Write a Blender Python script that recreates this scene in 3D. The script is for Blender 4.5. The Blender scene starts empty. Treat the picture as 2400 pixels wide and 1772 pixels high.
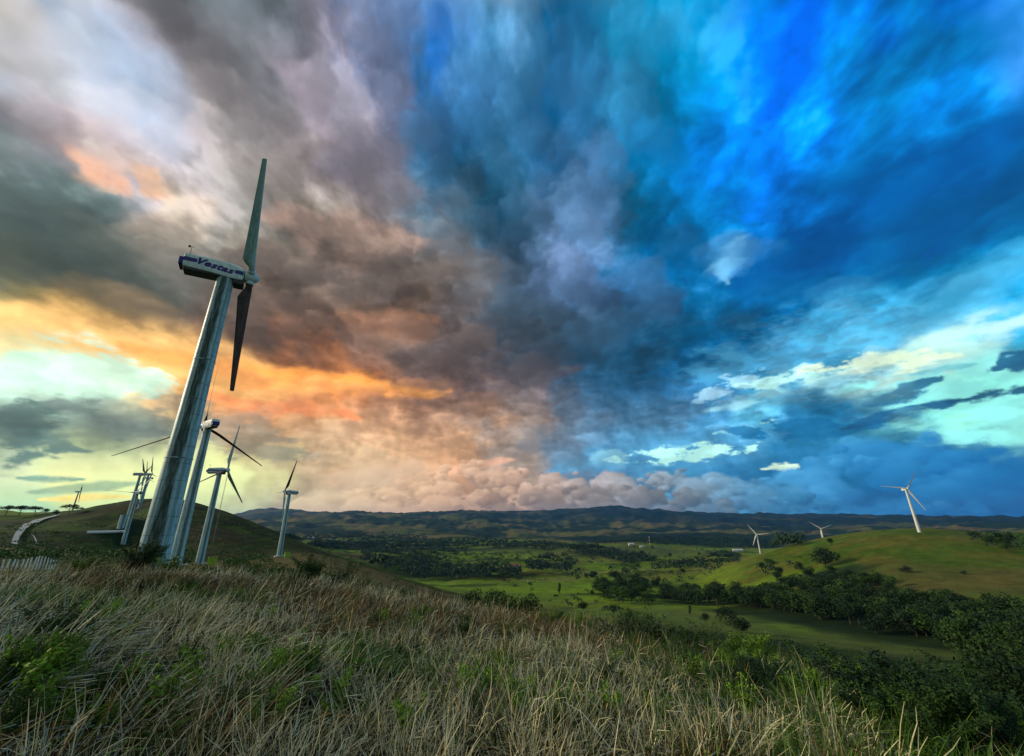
import bpy, math, random
import numpy as np
from mathutils import Matrix, Vector

SC = bpy.context.scene
COL = SC.collection
random.seed(7)
RNG = np.random.default_rng(7)

# ------------------------------------------------------------------ camera
PITCH, ROLL, FPX = math.radians(19.454), math.radians(-0.797), 940.0
_cp, _sp = math.cos(PITCH), math.sin(PITCH)
VF = np.array([0.0, _cp, _sp])
_r0 = np.array([1.0, 0, 0]); _u0 = np.array([0, -_sp, _cp])
VR = _r0 * math.cos(ROLL) + _u0 * math.sin(ROLL)
VU = -_r0 * math.sin(ROLL) + _u0 * math.cos(ROLL)
cam_data = bpy.data.cameras.new('camera')
cam_data.sensor_width = 36.0
cam_data.lens = 36.0 * FPX / 2400.0
cam_data.clip_start = 0.1
cam_data.clip_end = 60000
cam = bpy.data.objects.new('camera', cam_data)
COL.objects.link(cam)
cam.matrix_world = Matrix(((VR[0], VU[0], -VF[0], 0), (VR[1], VU[1], -VF[1], 0), (VR[2], VU[2], -VF[2], 0), (0, 0, 0, 1)))
SC.camera = cam
SC.view_settings.view_transform = 'Standard'
SC.view_settings.look = 'None'
SC.view_settings.exposure = 0.0
SC.view_settings.gamma = 1.0
SC.view_settings.use_curve_mapping = False
SC.cycles.max_bounces = 6
SC.cycles.diffuse_bounces = 2
SC.cycles.glossy_bounces = 2
SC.cycles.transparent_max_bounces = 4
SC.cycles.volume_bounces = 0

def srgb(c):
    return tuple(((v / 255.0) / 12.92 if v / 255.0 <= 0.04045 else ((v / 255.0 + 0.055) / 1.055) ** 2.4) for v in c)

def sight(px, py):
    """direction from the camera to a place seen at px, py of the photograph"""
    d = VF * FPX + VR * (px - 1200.0) + VU * (886.0 - py)
    return d / np.linalg.norm(d)

def azel(px, py):
    d = sight(px, py)
    return math.atan2(d[0], d[1]), math.asin(d[2])

# ------------------------------------------------------------------ node helper
class NT:
    def __init__(s, tree): s.t = tree; s.n = tree.nodes; s.l = tree.links
    def new(s, ty, **kw):
        nd = s.n.new(ty)
        for k, v in kw.items(): setattr(nd, k, v)
        return nd
    def put(s, sock, v):
        if isinstance(v, bpy.types.NodeSocket): s.l.new(v, sock)
        elif v is not None:
            if sock.type == 'RGBA' and len(v) == 3: v = (*v, 1)
            sock.default_value = v
    def m(s, op, a, b=None, c=None, clamp=False):
        nd = s.new('ShaderNodeMath', operation=op, use_clamp=clamp)
        s.put(nd.inputs[0], a)
        if b is not None: s.put(nd.inputs[1], b)
        if c is not None: s.put(nd.inputs[2], c)
        return nd.outputs[0]
    def v(s, op, a, b=None, sc=None):
        nd = s.new('ShaderNodeVectorMath', operation=op)
        s.put(nd.inputs[0], a)
        if b is not None: s.put(nd.inputs[1], b)
        if sc is not None: s.put(nd.inputs[3], sc)
        return nd.outputs['Value'] if op in ('LENGTH', 'DOT_PRODUCT', 'DISTANCE') else nd.outputs[0]
    def xyz(s, x, y, z):
        nd = s.new('ShaderNodeCombineXYZ')
        s.put(nd.inputs[0], x); s.put(nd.inputs[1], y); s.put(nd.inputs[2], z)
        return nd.outputs[0]
    def sep(s, a):
        nd = s.new('ShaderNodeSeparateXYZ'); s.put(nd.inputs[0], a); return nd.outputs
    def noise(s, vec, scale=1.0, detail=4.0, rough=0.55, dist=0.0, lac=2.0):
        nd = s.new('ShaderNodeTexNoise')
        s.put(nd.inputs['Vector'], vec)
        nd.inputs['Scale'].default_value = scale; nd.inputs['Detail'].default_value = detail
        nd.inputs['Roughness'].default_value = rough; nd.inputs['Distortion'].default_value = dist
        nd.inputs['Lacunarity'].default_value = lac
        return nd.outputs
    def mix(s, f, a, b, blend='MIX'):
        nd = s.new('ShaderNodeMix', data_type='RGBA', blend_type=blend)
        s.put(nd.inputs[0], f); s.put(nd.inputs[6], a); s.put(nd.inputs[7], b)
        return nd.outputs[2]
    def step(s, x, lo, hi):      # smoothstep
        nd = s.new('ShaderNodeMapRange', interpolation_type='SMOOTHSTEP')
        s.put(nd.inputs[0], x); s.put(nd.inputs[1], lo); s.put(nd.inputs[2], hi)
        nd.inputs[3].default_value = 0; nd.inputs[4].default_value = 1
        return nd.outputs[0]
    def lin(s, x, lo, hi, a=0.0, b=1.0):
        nd = s.new('ShaderNodeMapRange')
        s.put(nd.inputs[0], x); s.put(nd.inputs[1], lo); s.put(nd.inputs[2], hi)
        nd.inputs[3].default_value = a; nd.inputs[4].default_value = b
        return nd.outputs[0]
    def ramp(s, x, stops, mode='LINEAR'):
        nd = s.new('ShaderNodeValToRGB'); cr = nd.color_ramp; cr.interpolation = mode
        while len(cr.elements) > 1: cr.elements.remove(cr.elements[-1])
        first = True
        for p, c in stops:
            e = cr.elements[0] if first else cr.elements.new(p)
            if first: e.position = p; first = False
            e.color = (*c[:3], 1)
        s.put(nd.inputs[0], x)
        return nd.outputs[0]

# ------------------------------------------------------------------ sky (world)
# Cloud and sky colour by direction.  Rows of sample colours (8-bit sRGB) for the part of the sky in view; they are
# carried over to azimuth / elevation, the sky outside is filled in by sky_table.
SX = [0, 150, 300, 450, 600, 750, 900, 1050, 1200, 1350, 1500, 1650, 1800, 1950, 2100, 2250, 2400]
SKY = {
    0: [(187,180,172), (167,167,175), (127,122,125), (97,114,118), (120,130,138), (124,120,130), (84,106,142), (52,104,155), (75,137,177), (34,100,148), (30,136,180), (0,131,185), (0,115,210), (0,98,205), (0,120,185), (0,105,215), (30,150,235)],
    120: [(167,167,165), (157,177,200), (162,152,160), (117,117,120), (127,132,140), (142,137,150), (84,106,142), (52,104,155), (65,119,160), (34,100,148), (50,136,180), (10,136,190), (0,105,220), (0,98,205), (0,120,180), (0,115,195), (40,140,225)],
    240: [(147,162,175), (167,167,180), (137,157,180), (132,122,125), (122,122,125), (152,147,160), (84,106,142), (52,104,155), (42,107,150), (34,100,148), (45,131,180), (0,126,195), (0,110,230), (0,115,190), (0,120,180), (0,110,190), (10,120,210)],
    360: [(122,142,140), (152,142,150), (167,147,140), (147,142,145), (132,124,120), (127,117,115), (98,98,118), (50,106,145), (45,101,140), (80,126,170), (20,121,180), (0,126,215), (0,130,240), (0,115,200), (0,100,165), (0,105,170), (0,120,200)],
    480: [(77,97,95), (87,112,110), (167,152,135), (132,127,125), (126,125,118), (142,133,123), (135,123,123), (87,119,139), (35,91,120), (85,121,155), (35,116,155), (10,131,200), (0,125,230), (0,95,165), (0,90,150), (0,100,160), (10,120,190)],
    600: [(97,102,80), (77,90,80), (117,117,105), (112,112,105), (118,110,97), (147,130,118), (121,113,103), (97,108,118), (70,95,120), (90,115,155), (55,110,160), (40,120,180), (0,85,150), (0,85,155), (0,105,170), (10,110,175), (60,150,200)],
    700: [(190,170,110), (90,85,65), (85,82,70), (90,80,72), (101,87,77), (111,92,77), (101,92,82), (92,87,87), (70,90,105), (65,95,125), (60,105,150), (30,110,160), (0,85,150), (20,120,190), (70,170,225), (90,190,235), (60,180,240)],
    780: [(255,225,150), (250,200,120), (165,125,85), (110,85,70), (101,84,74), (111,90,77), (150,118,97), (101,87,82), (60,80,95), (50,80,105), (30,80,110), (20,85,130), (20,110,170), (60,150,200), (130,210,235), (90,190,230), (60,180,225)],
    850: [(215,250,225), (250,225,170), (255,205,120), (245,170,100), (213,139,92), (106,87,77), (101,87,82), (92,84,82), (70,75,85), (40,70,90), (35,85,120), (30,95,145), (30,100,160), (90,170,200), (215,240,210), (170,235,220), (60,120,150)],
    920: [(215,245,225), (200,215,190), (225,235,195), (255,180,95), (245,165,100), (255,160,95), (185,130,100), (120,95,90), (100,90,95), (50,80,105), (50,95,130), (60,125,175), (100,180,210), (50,110,150), (60,120,150), (150,240,225), (150,235,215)],
    990: [(110,130,120), (115,125,115), (130,135,125), (168,154,130), (224,154,104), (196,143,109), (212,165,130), (179,137,109), (140,121,114), (100,110,125), (90,125,155), (80,145,190), (110,190,220), (40,120,170), (50,120,160), (160,245,225), (185,250,200)],
    1050: [(112,141,120), (192,214,157), (135,146,120), (239,247,174), (189,185,141), (207,181,145), (218,176,135), (212,170,130), (168,154,140), (120,145,165), (100,160,200), (90,160,205), (60,130,180), (60,130,175), (60,135,180), (40,110,160), (150,220,190)],
    1110: [(255,255,204), (255,255,194), (254,255,189), (252,255,185), (215,211,152), (201,176,140), (207,170,135), (224,165,124), (184,165,150), (80,140,180), (60,130,180), (60,135,180), (50,120,170), (40,120,175), (40,115,170), (25,95,150), (20,90,145)],
    1160: [(169,214,168), (254,254,157), (225,242,168), (209,225,168), (197,192,147), (160,145,120), (165,140,115), (160,130,110), (140,115,105), (120,110,110), (90,115,135), (60,105,140), (50,110,155), (30,100,150), (20,95,150), (15,85,145), (10,80,140)],
    1210: [(169,220,173), (180,220,173), (214,237,173), (214,225,168), (169,186,152), (150,140,115), (150,130,105), (130,110,95), (110,95,90), (95,95,100), (60,90,110), (30,85,125), (15,80,125), (15,85,140), (15,85,145), (15,80,145), (15,75,140)],
}
# ------------------------------------------------------------------ sky: cloud field computed from noise
_NP = np.random.default_rng(11)
_PERM = np.concatenate([_NP.permutation(4096)] * 2)
_GA = _NP.uniform(0, 2 * np.pi, 4096); _GX, _GY = np.cos(_GA), np.sin(_GA)
def gnoise(x, y):
    xi, yi = np.floor(x).astype(np.int64), np.floor(y).astype(np.int64)
    xf, yf = x - xi, y - yi
    u = xf * xf * xf * (xf * (xf * 6 - 15) + 10); v = yf * yf * yf * (yf * (yf * 6 - 15) + 10)
    a, b = _PERM[xi & 4095], _PERM[(xi + 1) & 4095]
    y0, y1 = yi & 4095, (yi + 1) & 4095
    def dot(h, dx, dy): return _GX[h] * dx + _GY[h] * dy
    n00 = dot(_PERM[(a + y0) & 4095], xf, yf); n10 = dot(_PERM[(b + y0) & 4095], xf - 1, yf)
    n01 = dot(_PERM[(a + y1) & 4095], xf, yf - 1); n11 = dot(_PERM[(b + y1) & 4095], xf - 1, yf - 1)
    return ((n00 * (1 - u) + n10 * u) * (1 - v) + (n01 * (1 - u) + n11 * u) * v) * 1.5
def fbm(x, y, octv=5, rough=0.5, ox=0.0, oy=0.0, ridge=False):
    t = np.zeros_like(x); a = 1.0; f = 1.0; tot = 0.0
    for k in range(octv):
        n = gnoise(x * f + ox + 17.3 * k, y * f + oy + 31.7 * k)
        t += a * ((0.5 - np.abs(n)) * 2 - 0.6 if ridge else n); tot += a
        a *= rough; f *= 2.03
    return t / tot
def bfbm(x, y, octv=4, rough=0.5, ox=0.0, oy=0.0):
    """billowed noise: rounded light lobes parted by dark creases, about -0.5 .. 0.5"""
    t = np.zeros_like(x); a = 1.0; f = 1.0; tot = 0.0
    for k in range(octv):
        t += a * (np.sqrt(gnoise(x * f + ox + 17.3 * k, y * f + oy + 31.7 * k) ** 2 + 0.004) * 2.2 - 0.6); tot += a
        a *= rough; f *= 2.1
    return t / tot
def sstep(x, a, b):
    t = np.clip((x - a) / (b - a), 0, 1); return t * t * (3 - 2 * t)
def lerp(a, b, t): return a + (b - a) * t

def sky_table():
    pts, cols = [], []
    for py, row in SKY.items():
        for px, c in zip(SX, row):
            pts.append(sight(px, py)); cols.append(srgb(c))
    # outside the frame: overhead and behind, greyer cloud put in to take blue off the ground light
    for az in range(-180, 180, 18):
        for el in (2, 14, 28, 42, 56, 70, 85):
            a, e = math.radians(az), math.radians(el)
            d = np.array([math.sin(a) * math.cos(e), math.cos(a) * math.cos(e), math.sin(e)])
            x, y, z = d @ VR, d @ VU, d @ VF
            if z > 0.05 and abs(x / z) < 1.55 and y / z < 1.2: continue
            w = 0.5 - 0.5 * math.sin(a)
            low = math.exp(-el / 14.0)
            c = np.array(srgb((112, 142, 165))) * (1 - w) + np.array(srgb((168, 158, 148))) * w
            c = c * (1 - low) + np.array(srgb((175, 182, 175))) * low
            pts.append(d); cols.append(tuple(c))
    return np.array(pts), np.array(cols)
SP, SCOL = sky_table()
_TA = np.arange(-180, 180.1, 2.0); _TE = np.arange(0, 90.1, 1.0)
def _table():
    A, E = np.meshgrid(np.radians(_TA), np.radians(_TE), indexing='ij')
    D = np.stack([np.sin(A) * np.cos(E), np.cos(A) * np.cos(E), np.sin(E)], -1).reshape(-1, 3)
    ang = np.arccos(np.clip(D @ SP.T, -1, 1))
    k = np.partition(ang, 3, axis=1)[:, 3:4]
    h = np.maximum(0.03, 0.62 * k)
    w = np.exp(-(ang / h) ** 2) + 1e-14
    return ((w @ SCOL) / w.sum(1, keepdims=True)).reshape(len(_TA), len(_TE), 3)
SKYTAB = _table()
def table_at(az, el):
    u = np.clip((az + 180) / 2.0, 0, len(_TA) - 1.001); v = np.clip(el, 0, 89.99)
    i, j = u.astype(int), v.astype(int); a, b = (u - i)[..., None], (v - j)[..., None]
    T = SKYTAB
    return (T[i, j] * (1 - a) + T[i + 1, j] * a) * (1 - b) + (T[i, j + 1] * (1 - a) + T[i + 1, j + 1] * a) * b

CONTRAST = 1.12
def sky_eval(az, el):
    """linear colour of the sky for azimuth and elevation in degrees"""
    a, e = np.radians(az), np.radians(el)
    X, Y, Z = np.sin(a) * np.cos(e), np.cos(a) * np.cos(e), np.sin(np.maximum(e, 0))
    den = Z + 0.20
    px, py = X / den, Y / den                              # coordinates on the cloud deck
    # the deck streams away from the viewer: streaks run along y and meet near the horizon
    qx, qy = px * 1.0, py * 1.0
    s = np.stack([az / 10.0, el / 10.0], 0)
    w1 = fbm(s[0] * 0.8, s[1] * 1.2, 6, 0.5, 5.5, 1.5); w2 = fbm(s[0] * 0.8, s[1] * 1.2, 6, 0.5, 71.5, 41.5)
    k1 = fbm(qx * 1.9, qy * 1.15, 7, 0.56, 11.0, 7.0); k2 = fbm(qx * 1.9, qy * 1.15, 7, 0.56, 91.0, 77.0)
    amp = 0.3 + 0.7 * sstep(el, 0, 35)
    kk = sstep(el, 4, 22); puf0 = fbm(s[0] * 1.9, s[1] * 2.7, 6, 0.5, 137.0, 3.0) * 4
    az_, el_ = az + (0.75 + 0.25 * amp) * 9 * w1 + 1.2 * puf0 + amp * 5 * k1 * kk, el + amp * (5 * w2 + 4 * k2 * kk)
    col = table_at(az_, el_)
    # relief of the deck: broad masses, billows and fine tufts, lit from the low left
    B = fbm(qx * 1.15, qy * 0.85, 7, 0.55, 21.0, 3.0)
    ux, uy = qx * 2.9 + 0.25 * k1, qy * 2.2 + 0.25 * k2
    bx = fbm(ux, uy, 6, 0.56, 1.0, 13.0); bl = fbm(ux - 0.10, uy + 0.09, 6, 0.56, 1.0, 13.0)
    bil = bfbm(qx * 2.0 + 0.25 * k1, qy * 1.6 + 0.25 * k2, 5, 0.55, 61.0, 23.0)
    puf = fbm(s[0] * 1.9, s[1] * 2.7, 6, 0.5, 37.0, 3.0); pul = fbm(s[0] * 1.9 - 0.09, s[1] * 2.7 - 0.11, 6, 0.5, 37.0, 3.0)
    bi2 = bfbm(s[0] * 1.5 + 0.1 * w1, s[1] * 2.1 + 0.1 * w2, 5, 0.55, 31.0, 13.0)
    fine = fbm(s[0] * 6, s[1] * 8, 4, 0.6, 7.0, 3.0)
    wisp = fbm(s[0] * 2.6, s[1] * 7.0, 7, 0.6, 17.0, 83.0)
    lum = col.mean(-1)
    calm = 1 - 0.75 * sstep(lum, 0.35, 0.75)
    near = sstep(el, 8, 30)
    t = 0.95 * B * (0.25 + 0.75 * kk) + near * (0.62 * bx + 1.5 * (bx - bl) + 0.72 * bil) + (1.1 - near) * (0.45 + 0.55 * sstep(el, 4, 13)) * (0.55 * puf + 1.2 * (puf - pul) + 0.5 * bi2)
    sh = np.exp(CONTRAST * calm * (0.45 + 0.55 * amp) * t)
    sh = np.clip(sh, 0.35, 2.4)
    col = col * sh[..., None]
    # where the deck is lit it takes a little more of the warm or pale light, where dark it greys
    g_ = col.mean(-1, keepdims=True)
    col = g_ + (col - g_) * (1 + 0.10 * np.clip(1 - sh, -1, 1))[..., None]
    def streak(p0, p1, wid, soft=0.5, rag=2.2, rag2=1.2, asp=0.35, taper=0.65, hard=1.0):
        (a0, e0), (a1, e1) = [tuple(math.degrees(t) for t in azel(*p)) for p in (p0, p1)]
        L2 = (a1 - a0) ** 2 + (e1 - e0) ** 2
        ax = az + rag * 1.0 * w1; ey = el + rag * 0.7 * w2
        dx, dy = ax - a0, ey - e0
        t = np.clip((dx * (a1 - a0) + dy * (e1 - e0)) / L2, 0, 1)
        dd = np.sqrt(((dx - t * (a1 - a0)) * asp) ** 2 + (dy - t * (e1 - e0)) ** 2)
        wd = wid * (1 - taper * (2 * t - 1) ** 2)
        gs = np.exp(-(dd / wd) ** 2 * 1.3)
        nz = (wisp if asp < 0.55 else 0.5 * puf + 0.5 * bx) * 0.55 * rag2 ** 0.5
        if soft >= 0.9: return np.clip(gs * (1 + 1.3 * nz), 0, 1) * sstep(gs + nz * sstep(gs, 0.02, 0.4), 0.0, 0.7)
        return sstep(gs + nz * 2.0 * sstep(gs, 0.02, 0.5), 0.42 - 0.28 * soft, 0.55 + 0.40 * soft)
    def S(p0, p1, w, c, f=1.0, **k):
        nonlocal col
        m = (streak(p0, p1, w, **k) * f)[..., None]
        col = col * (1 - m) + np.array(srgb(c)) * m * np.clip(np.exp(0.55 * bx + 0.5 * puf + 0.35 * bi2), 0.82 if sum(c) > 440 else 0.4, 1.22)[..., None]
    S((-80, 470), (330, 640), 6.5, (72, 86, 80), 0.75, soft=0.95, rag=7, rag2=2, asp=.6)
    S((-40, 30), (120, 110), 5.0, (200, 190, 178), 0.6, soft=1, rag=7, asp=.7)
    S((150, 60), (330, 250), 3.5, (140, 170, 200), 0.6, soft=1, rag=6, asp=.8)
    S((130, 230), (240, 330), 2.5, (185, 165, 165), 0.6, soft=1, rag=5, asp=.8)
    S((640, 130), (760, 340), 3.2, (172, 160, 172), 0.7, soft=1, rag=7, asp=.8)
    S((860, 120), (960, 340), 4.5, (104, 106, 124), 0.5, soft=1, rag=7, asp=.8)
    S((600, 490), (1010, 580), 3.6, (182, 152, 138), 0.65, soft=1, rag=7, rag2=3, asp=.6)
    S((560, 620), (1080, 650), 3.2, (112, 100, 94), 0.7, soft=0.8, rag=7, rag2=3, asp=.6)
    S((780, 740), (1020, 770), 2.4, (165, 122, 98), 0.7, soft=0.9, rag=5, rag2=3, asp=.6)
    S((1000, 820), (1350, 880), 2.6, (92, 82, 84), 0.6, soft=1, rag=5, rag2=2)
    S((1010, 40), (1050, 200), 2.6, (0, 105, 210), 0.4, soft=1, rag=6, asp=.8)
    S((1190, 0), (1200, 150), 3.0, (110, 165, 210), 0.7, soft=1, rag=7, asp=.8)
    S((1270, 60), (1300, 470), 3.2, (15, 88, 138), 0.7, soft=1, rag=8, asp=.8)
    S((1390, 290), (1370, 560), 3.4, (88, 128, 172), 0.5, soft=1, rag=7, asp=.8)
    S((1960, -40), (1790, 280), 4.5, (0, 90, 205), 0.8, soft=0.95, rag=5, asp=.8)
    S((1780, 330), (1740, 500), 4.0, (0, 122, 232), 0.6, soft=0.9, rag=7, asp=.8)
    S((1740, 690), (2440, 330), 6.5, (0, 84, 150), 0.8, soft=0.8, rag=6, rag2=2, asp=.9)
    S((1860, 800), (2440, 590), 3.2, (90, 185, 230), 0.65, soft=1, rag=6, rag2=4, asp=.8)
    S((1720, 560), (1700, 670), 1.0, (140, 198, 236), 0.6, soft=1, rag=5, rag2=3, asp=.9)
    S((1500, 790), (1720, 770), 2.4, (22, 76, 112), 0.6, soft=1, rag=5, rag2=3, asp=.6)
    S((1560, 860), (2060, 740), 2.4, (28, 98, 155), 0.5, soft=0.8, rag=5, rag2=6, asp=.5)
    S((-60, 730), (700, 910), 4.4, (252, 203, 134), 0.88, soft=1, rag=4, rag2=2, asp=.6)
    S((300, 830), (900, 915), 2.4, (252, 166, 98), 0.8, soft=1, rag=4, rag2=2, asp=.6)
    S((560, 850), (1060, 925), 1.2, (255, 174, 96), 0.6, soft=1, rag=3, rag2=2)
    S((470, 930), (820, 985), 1.2, (255, 150, 100), 0.65, soft=1, rag=3, rag2=2)
    S((-40, 870), (330, 900), 4.2, (212, 250, 226), 0.85, soft=0.7)
    S((205, 375), (250, 430), 2.3, (255, 190, 148), 0.75, soft=1, rag=4, rag2=1.5, asp=.8)
    S((310, 440), (360, 400), 2.0, (255, 196, 140), 0.75, soft=1, rag=4, rag2=1.5, asp=.8)
    S((-60, 985), (120, 1030), 3.4, (95, 122, 115), 0.95, soft=0.8, rag=4, rag2=4)
    S((130, 950), (420, 1000), 2.8, (115, 128, 120), 0.85, soft=0.9, rag=4, rag2=4)
    S((440, 960), (700, 1060), 3.0, (135, 135, 125), 0.6, soft=0.8, rag=4, rag2=2)
    S((50, 1118), (190, 1122), 0.55, (125, 165, 145), 0.9, soft=0.6, rag=0.8, rag2=.4)
    S((80, 1150), (320, 1135), 0.7, (150, 180, 145), 0.8, soft=0.8, rag=1, rag2=.4)
    S((100, 1167), (300, 1165), 0.45, (255, 232, 140), 0.9, soft=0.8, rag=0.8, rag2=.3)
    S((1640, 860), (2440, 720), 5.5, (105, 185, 222), 0.55, soft=1, rag=5, rag2=4, asp=.5)
    S((2050, 830), (2450, 730), 2.6, (205, 240, 220), 0.7, soft=1, rag=4, rag2=4, asp=.4)
    S((1650, 960), (2100, 850), 1.6, (170, 225, 235), 0.7, soft=1, rag=4, rag2=7, asp=.4)
    S((1620, 930), (1760, 860), 1.3, (180, 225, 245), 0.7, soft=0.8, rag=3, rag2=7, asp=.4)
    S((1300, 1095), (1900, 1010), 3.0, (100, 165, 205), 0.55, soft=1, rag=4, rag2=3, asp=.5)
    S((2120, 900), (2480, 1010), 4.6, (150, 228, 222), 0.8, soft=0.85, rag=3, rag2=3)
    S((1720, 895), (1980, 870), 1.2, (190, 240, 235), 0.9, soft=0.8, rag=3, rag2=7)
    S((1880, 870), (2200, 830), 1.3, (225, 245, 215), 0.9, soft=0.88, rag=3, rag2=8)
    S((1440, 1080), (1790, 1042), 1.15, (190, 245, 235), 0.95, soft=0.88, rag=2.2, rag2=8)
    S((1690, 1020), (1830, 990), 0.8, (185, 240, 235), 0.85, soft=0.88, rag=3, rag2=8)
    S((1800, 1100), (1880, 1090), 0.9, (215, 240, 215), 0.95, soft=0.6, rag=2.5, rag2=3)
    S((1700, 650), (1730, 560), 1.6, (120, 190, 235), 0.7, soft=0.95, rag=3, rag2=2)
    S((1000, 1105), (1200, 1075), 1.0, (235, 180, 150), 0.7, soft=0.9, rag=2)
    S((1700, 1010), (2060, 1000), 1.5, (45, 120, 170), 0.95, soft=0.6, rag=2, rag2=4)
    S((1980, 1005), (2260, 935), 0.75, (40, 100, 145), 0.95, soft=0.6, rag=1.2, rag2=3)
    S((2240, 940), (2460, 905), 0.6, (40, 95, 130), 0.95, soft=0.6, rag=1.2, rag2=3)
    S((2050, 945), (2180, 885), 1.1, (55, 115, 150), 0.95, soft=0.6, rag=1.5, rag2=4)
    S((2330, 865), (2440, 820), 1.2, (45, 105, 145), 0.95, soft=0.6, rag=1.5, rag2=4)
    S((2130, 870), (2260, 850), 0.5, (120, 190, 200), 0.8, soft=0.8, rag=2, rag2=1.)
    return col

# heaped cumulus on the horizon: many shaded puffs laid back to front on a map of azimuth x elevation
def lay_puffs(img, az_ax, el_ax, puffs, seed, deck=False):
    """puffs: (az, el, radius_deg, lit colour, dark colour, squash, alpha)"""
    for n, (pa, pe, r, lc, dc, sq, al) in enumerate(puffs):
        m = 1.45
        i0, i1 = np.searchsorted(az_ax, [pa - r * m, pa + r * m]); j0, j1 = np.searchsorted(el_ax, [pe - r * m, pe + r * m])
        if i1 - i0 < 2 or j1 - j0 < 2: continue
        A, E = np.meshgrid(az_ax[i0:i1], el_ax[j0:j1], indexing='ij')
        x, y = (A - pa) / r, (E - pe) / (r * sq)
        q = 1.1 / max(r, 0.5); nx = fbm(A * q, E * q * 1.4, 5, 0.52, seed + n * 3.7, 2.0); ny = fbm(A * q, E * q * 1.4, 5, 0.52, seed + n * 3.7, 50.0)
        x, y = x + 0.42 * nx, y + 0.42 * ny
        d2 = x * x + y * y
        z = np.sqrt(np.clip(1 - d2, 0, 1))
        lit = np.clip(0.42 + 0.42 * y - 0.18 * x + 0.12 * z + 0.35 * nx, 0, 1)
        if deck: lit = sstep(0.28 + 0.42 * y - 0.30 * x + 0.55 * nx, 0.15, 1.0) * 0.9
        mask = sstep(1 - np.sqrt(d2), 0.0, 0.35) * al * (sstep(y + 0.35 * x, -0.9, 0.35) if deck else 1 if pe < 1.6 else np.where(y > 0, 1, sstep(y, -1.1, -0.4)))
        c = np.array(srgb(dc)) * (1 - lit[..., None]) + np.array(srgb(lc)) * lit[..., None]
        img[i0:i1, j0:j1] = img[i0:i1, j0:j1] * (1 - mask[..., None]) + c * mask[..., None]

def curve_of(pts):
    P = sorted((math.degrees(azel(*p)[0]), math.degrees(azel(*p)[1])) for p in pts)
    return [p[0] for p in P], [p[1] for p in P]
def pal(x, stops):
    xs = [s[0] for s in stops]
    return tuple(np.interp(x, xs, [s[1][k] for s in stops]) for k in range(3))

def bank(img, az_ax, el_ax, top, lits, darks, r0, rows, seed, alpha=1.0):
    """a bank of cumulus from the mountain crest up to the line `top`"""
    rg = np.random.default_rng(seed)
    ca, ce = curve_of(top)
    lo = ca[0]; hi = ca[-1]
    puffs = []
    n = int((hi - lo) / r0 * rows * 1.1)
    for i in range(n):
        a = rg.uniform(lo, hi); e_top = np.interp(a, ca, ce)
        r = r0 * rg.choice([0.45, 0.7, 1.0, 1.5, 2.2], p=[.25, .3, .22, .15, .08]) * rg.uniform(0.85, 1.2)
        r = min(r, max(0.3, (e_top + 0.8) * 0.75))
        f = rg.uniform(0, 1) ** 0.8
        sq = rg.uniform(0.55, 0.85)
        e = -0.6 + (e_top + 0.6 - r * sq * 0.9) * f
        px_ = 1200 + 940 * math.tan(math.radians(a)); dk = (f - 0.5) * 0.25
        lc, dc = pal(px_, lits), pal(px_, darks)
        m = np.clip(0.9 - dk * 1.2 + rg.normal() * 0.12, 0.4, 1.25)
        lc = tuple(d_ + (l_ - d_) * min(1, (0.55 + 0.55 * f) * m) for l_, d_ in zip(lc, dc))
        puffs.append((a, e, r, lc, dc, sq, alpha * rg.uniform(0.7, 1)))
    puffs.sort(key=lambda q: -(q[1] + 0.35 * q[2]))
    lay_puffs(img, az_ax, el_ax, puffs, seed * 10.0)

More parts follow.
